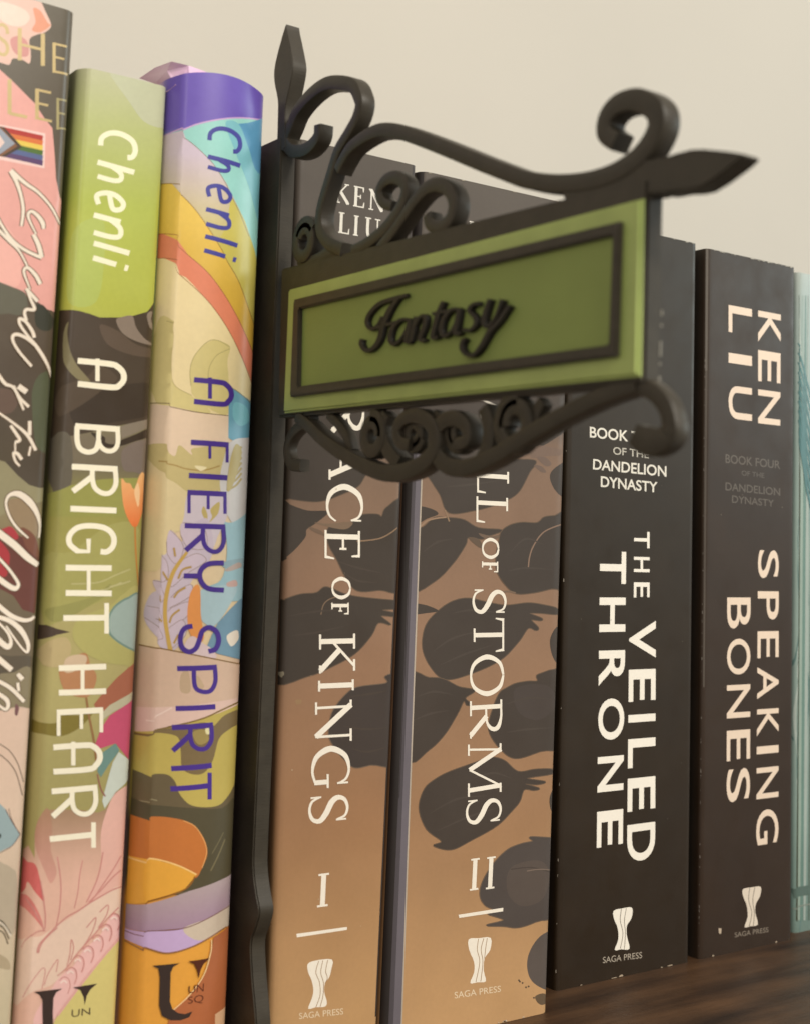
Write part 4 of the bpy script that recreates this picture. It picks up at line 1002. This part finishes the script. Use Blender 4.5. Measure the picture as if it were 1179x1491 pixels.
# post: a plate between the books with a shaped front edge
front = [yz(p) for p in smooth([(409.5, 215), (406, 320), (398, 520), (391, 740), (381, 977), (371, 1200), (369, 1262), (373, 1300), (377.5, 1328), (372, 1352), (365.5, 1374), (367, 1420), (372, 1477), (373, 1500)], False, 4)]
front = [(front[0][0], top.z)] + front + [(front[-1][0], 0.0004)]
prism('post', front + [(0.085, 0.0004), (0.085, 0.08), (0.02, top.z - .012), (0.006, top.z)], XS, XS + TH, M_PLASTIC)
# finial
prism('finial', [yz(p) for p in smooth(q('p', '414.5,39 416.5,43 424,79 426,98 422,122 416,150 414.5,172 415,214 404,214 404,172 404,146 399,118 400.5,91'), True, 3)], XS + .0001, XS + TH - .0001, M_PLASTIC, .0005)
# frame slab behind the board
fr = [(404, 393), (826, 281), (951, 276), (938.5, 284), (936, 450), (933.2, 560), (929, 563), (408, 611)]
ptop = [yz(p) for p in ((408, 391), (940.5, 258), (934.5, 559), (403, 608))]
def ring_bm(outer, inner, x0, x1):
    bm = bmesh.new()
    vo0 = [bm.verts.new((x0, *p)) for p in outer]; vi0 = [bm.verts.new((x0, *p)) for p in inner]
    vo1 = [bm.verts.new((x1, *p)) for p in outer]; vi1 = [bm.verts.new((x1, *p)) for p in inner]
    n = len(outer)
    for i in range(n):
        j_ = (i + 1) % n
        for f in ((vo0[i], vo0[j_], vi0[j_], vi0[i]), (vo1[j_], vo1[i], vi1[i], vi1[j_]), (vo0[j_], vo0[i], vo1[i], vo1[j_]), (vi0[i], vi0[j_], vi1[j_], vi1[i])): bm.faces.new(f)
    bmesh.ops.recalc_face_normals(bm, faces=bm.faces)
    es = [e for e in bm.edges if abs(e.verts[0].co.x - e.verts[1].co.x) < 1e-9]
    bmesh.ops.bevel(bm, geom=es, offset=0.0003, segments=2, affect='EDGES')
    return bm
prism('frame', ptop, XS + .0002, XS + TH + .0001, M_PLASTIC, .0005)
brd = [yz(p, XS - .0008) for p in ((419.5, 421.5), (932, 288.5), (927, 547.5), (412, 601.5))]
prism('sign_board', brd, XS - .0008, XS + .0006, M_GREEN, .0005, label='green sign board')
yb0, zb0 = sum(p[0] for p in brd) / 4, sum(p[1] for p in brd) / 4
prism('sign_board', [(yb0 + (y - yb0) * .93, zb0 + (z - zb0) * .84) for y, z in brd], XS + TH - .0004, XS + TH + .0005, M_GREEN, .0002, label='green back board')
inr = [yz(p, XS - .0010) for p in ((430, 443), (895, 332), (889, 510), (427, 570))]
prism('inner_panel', inr, XS - .0010, XS - .0007, M_OLIVE, 0, label='darker olive middle of the board')
bo = [yz(p, XS - .0020) for p in ((427, 436), (900, 322), (894, 518.5), (421.5, 578))]
bi = [yz(p, XS - .0020) for p in ((435, 449.5), (889.5, 342.6), (883.5, 502), (433, 562.5))]
from_bm(ring_bm(bo, bi, XS - .0020, XS - .0007), 'border', sign, [M_PLASTIC], 30)
# lettering: one raised mesh of brush strokes
bm = bmesh.new(); k_ = 0
for s_, w_ in (('385,92 300,115 200,150 130,220 110,285 140,325 185,300 215,240', [26, 34, 32, 30, 28, 26, 22, 18]), ('330,110 270,190 225,290 195,400 150,460 100,470 72,430 78,395', [24, 40, 42, 38, 32, 30, 32, 26]), ('172,322 215,306 262,292 312,276', [20, 26, 26, 20]),
               ('405,262 345,262 290,315 270,390 292,430 340,400 385,325 408,255', [22, 26, 32, 34, 28, 20, 20, 28]), ('408,255 392,350 382,410 412,415', [32, 36, 32, 20]),
               ('448,240 430,330 412,410', [28, 34, 30]), ('425,340 470,250 510,238 508,300 474,395 515,400', [18, 22, 30, 36, 34, 20]),
               ('635,138 602,220 574,320 562,385 604,378', [30, 36, 36, 32, 20]), ('562,222 620,210 690,198', [22, 26, 22]),
               ('750,190 695,192 642,250 622,330 642,375 692,340 732,262 750,185', [22, 26, 32, 34, 28, 20, 20, 28]), ('750,185 728,295 722,358 760,350', [32, 36, 32, 20]),
               ('885,150 842,158 815,200 852,240 862,290 820,335 772,328', [30, 26, 30, 32, 30, 24, 24]), ('958,122 928,210 916,285 945,310 1000,240 1042,125', [30, 36, 34, 24, 20, 30]),
               ('1092,165 1022,270 955,345 902,440 852,500 800,502 765,460 772,412 792,395', [28, 34, 36, 34, 30, 28, 28, 28, 24])):
    k_ += 1
    p = smooth(q('a', s_), False, 6)
    L, R = ribbon(p, [x * .97 / 4.716 for x in w_])
    xf = XS - .0019 - .00002 * k_
    Lz = [yz(tuple(v), XS - .0019) for v in L]; Rz = [yz(tuple(v), XS - .0019) for v in R]
    n = len(p); vv = []
    for i in range(n):
        my = ((Lz[i][0] + Rz[i][0]) / 2, (Lz[i][1] + Rz[i][1]) / 2)
        e = lambda a_: (a_[0] * .8 + my[0] * .2, a_[1] * .8 + my[1] * .2)
        dx = -.000012 * i / n
        vv.append([bm.verts.new((XS - .0009, *Lz[i])), bm.verts.new((xf + .0003 + dx, *Lz[i])), bm.verts.new((xf + dx, *e(Lz[i]))), bm.verts.new((xf + dx, *e(Rz[i]))), bm.verts.new((xf + .0003 + dx, *Rz[i])), bm.verts.new((XS - .0009, *Rz[i]))])
    for i in range(n - 1):
        for c_ in range(5): bm.faces.new((vv[i][c_], vv[i][c_ + 1], vv[i + 1][c_ + 1], vv[i + 1][c_]))
    bm.faces.new(vv[0]); bm.faces.new(vv[-1][::-1])
bmesh.ops.recalc_face_normals(bm, faces=bm.faces)
o = from_bm(bm, 'lettering', sign, [M_LETTER], 40); o['label'] = 'raised black script lettering'
# upper scrollwork
x0, x1 = XS + .0002, XS + .0036
bar('scroll', q('p', '471.5,182 469,200.5 454,217 434,220 423,205 431,181.5 440.6,160 459.6,137.6 480,123 499,120 520,124.5 528.5,139 531,153 525,174 513,196 499,220 489,252 479,285 473,312 474,336 486,354 506,364'), [.0026, .0026, .0026, .0026, .0024, .0024, .0026], x0, x1)
def spiral(name, cpx, r, w, xa, xb, a0=0, turns=1.0, shrink=1.0, sh=(-10, -1)):
    cy, cz = yz((cpx[0] + sh[0], cpx[1] + sh[1]))
    n = 40; pts = []
    for i in range(n + 1):
        a_ = math.radians(a0) + turns * 2 * math.pi * i / n; rr = r * (1 - (1 - shrink) * i / n)
        pts.append((cy + rr * math.cos(a_), cz + rr * math.sin(a_)))
    return bar_yz(name, pts, w, xa, xb)
bar('scroll', q('p', '500,362 484,368 468,377 452,382 440,378'), [.0026, .0026, .0024, .0022], x0 + .0006, x1 - .0003)
spiral('scroll', (449, 351), 0.0041, .0026, x0 + .0002, x1 + .0001, a0=150, turns=-1.35, shrink=.62)
bar('scroll_arm', q('p', '498,248 506,232 518,214 539.6,198 560,189.5 584,190.7 614,200 658,217 709,238 745,252 774,262 815,267 859,264 899,252 930,232 950,209 962,181 957,158 932,145 905,151 888,170 886,193 902,206'), [.0024, .0024, .0025, .0026, .0026, .0028, .0032, .0032, .0030, .0026], x0 + .0001, x1 + .0003)
prism('corner_web', [yz((a - 10, b_)) for a, b_ in ((818, 272), (862, 268), (905, 254), (940, 226), (958, 232), (962, 282), (900, 292), (830, 296))], x0 + .0003, x1 + .0002, M_PLASTIC)
prism('spear_tip', [yz(p) for p in smooth(q('p', '946,234 962,229 1003,217 1036,218 1070,222 1081,227 1058,247 1018,274 985,278 946,280'), True, 2)], x0 - .0001, x1 + .0001, M_PLASTIC, .0006)
bar('scroll', q('p', '576,300 562,294 557,279 566,263 582,258 594,268 593,287 582,310 564,334 540,354 518,366'), [.0018, .0022, .0024, .0024, .0024, .0022], x0 + .0004, x1 - .0001)
bar('scroll', q('p', '556,362 574,340 592,314 610,289 626,273 643,268 658,277 664,296 659,318 645,330 630,326 626,312'), [.0022, .0024, .0025, .0025, .0024, .002], x0 + .0005, x1 + .0004)
# lower bracket
bar('bracket_scroll', q('p', '440,607 458,622 479,642 510,664 543,682 573,690 606,684 630,668 641,644 634,618 614,606 594,611 584,628 590,645 604,648'), [.0023, .0026, .0028, .003, .003, .0026, .0023, .0021], x0, x1)
bar('bracket_scroll', q('p', '932,560 894,572 853,590 812,611 771,635 731,661 690,680 660,680 641,662 637,637 650,615 670,610 685,624 684,642 670,647'), [.0025, .0026, .0027, .0028, .003, .0028, .0024, .0021], x0 + .0002, x1 + .0002)
bar('bracket_hook', q('p', '905,568 929,561 953,571 970,590 977,612 976,632 960,643 940,641 926,632'), [.0022, .0024, .0025, .0026, .0034, .004, .003], x0 + .0005, x1 - .0001)
spiral('scroll', (546, 634), .0038, .0026, x0 + .0004, x1, a0=80, turns=1.3, shrink=.6)
spiral('scroll', (752, 618), .0044, .0027, x0 + .0004, x1 - .0001, a0=100, turns=-1.3, shrink=.6)
bar('scroll', q('p', '566,602 560,625 566,652 584,676'), [.0026, .0028, .0028], x0 + .0006, x1 + .0003)
bar('scroll', q('p', '706,594 714,620 712,650 702,672'), [.0026, .0028, .0028], x0 + .0007, x1 + .0003)
spiral('scroll', (604, 632), .0027, .0022, x0 + .0009, x1 + .0002, a0=200, turns=1.2, shrink=.6)
spiral('scroll', (668, 630), .0030, .0022, x0 + .0009, x1 + .0001, a0=20, turns=-1.2, shrink=.6)
bar('scroll', q('p', '640,600 634,622 637,648 640,670'), [.0022, .0026, .0026], x0 + .0010, x1 - .0002)
bar('scroll', q('p', '480,604 494,618 506,636 512,658'), [.0018, .002, .002], x0 + .0010, x1 - .0003)
bar('scroll', q('p', '790,584 780,602 776,622'), [.002, .0022, .002], x0 + .0010, x1 - .0003)
bar('post_hook', q('p', '456,613 438,622 425,638 421,658 427,676 442,678'), [.0022, .0022, .0022, .0024, .0024], x0 + .0008, x1 - .0002)

# pale dashes painting the highlight along the near corner of the frame
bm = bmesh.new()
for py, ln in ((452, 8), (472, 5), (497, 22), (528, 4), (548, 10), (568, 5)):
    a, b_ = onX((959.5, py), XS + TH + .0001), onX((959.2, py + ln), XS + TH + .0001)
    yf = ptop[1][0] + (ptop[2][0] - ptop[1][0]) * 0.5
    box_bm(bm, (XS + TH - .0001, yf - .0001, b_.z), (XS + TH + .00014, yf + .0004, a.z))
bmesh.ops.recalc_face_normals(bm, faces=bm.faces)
from_bm(bm, 'edge_highlight', sign, [plain_mat('highlight_plastic', (150, 145, 132), .6)])
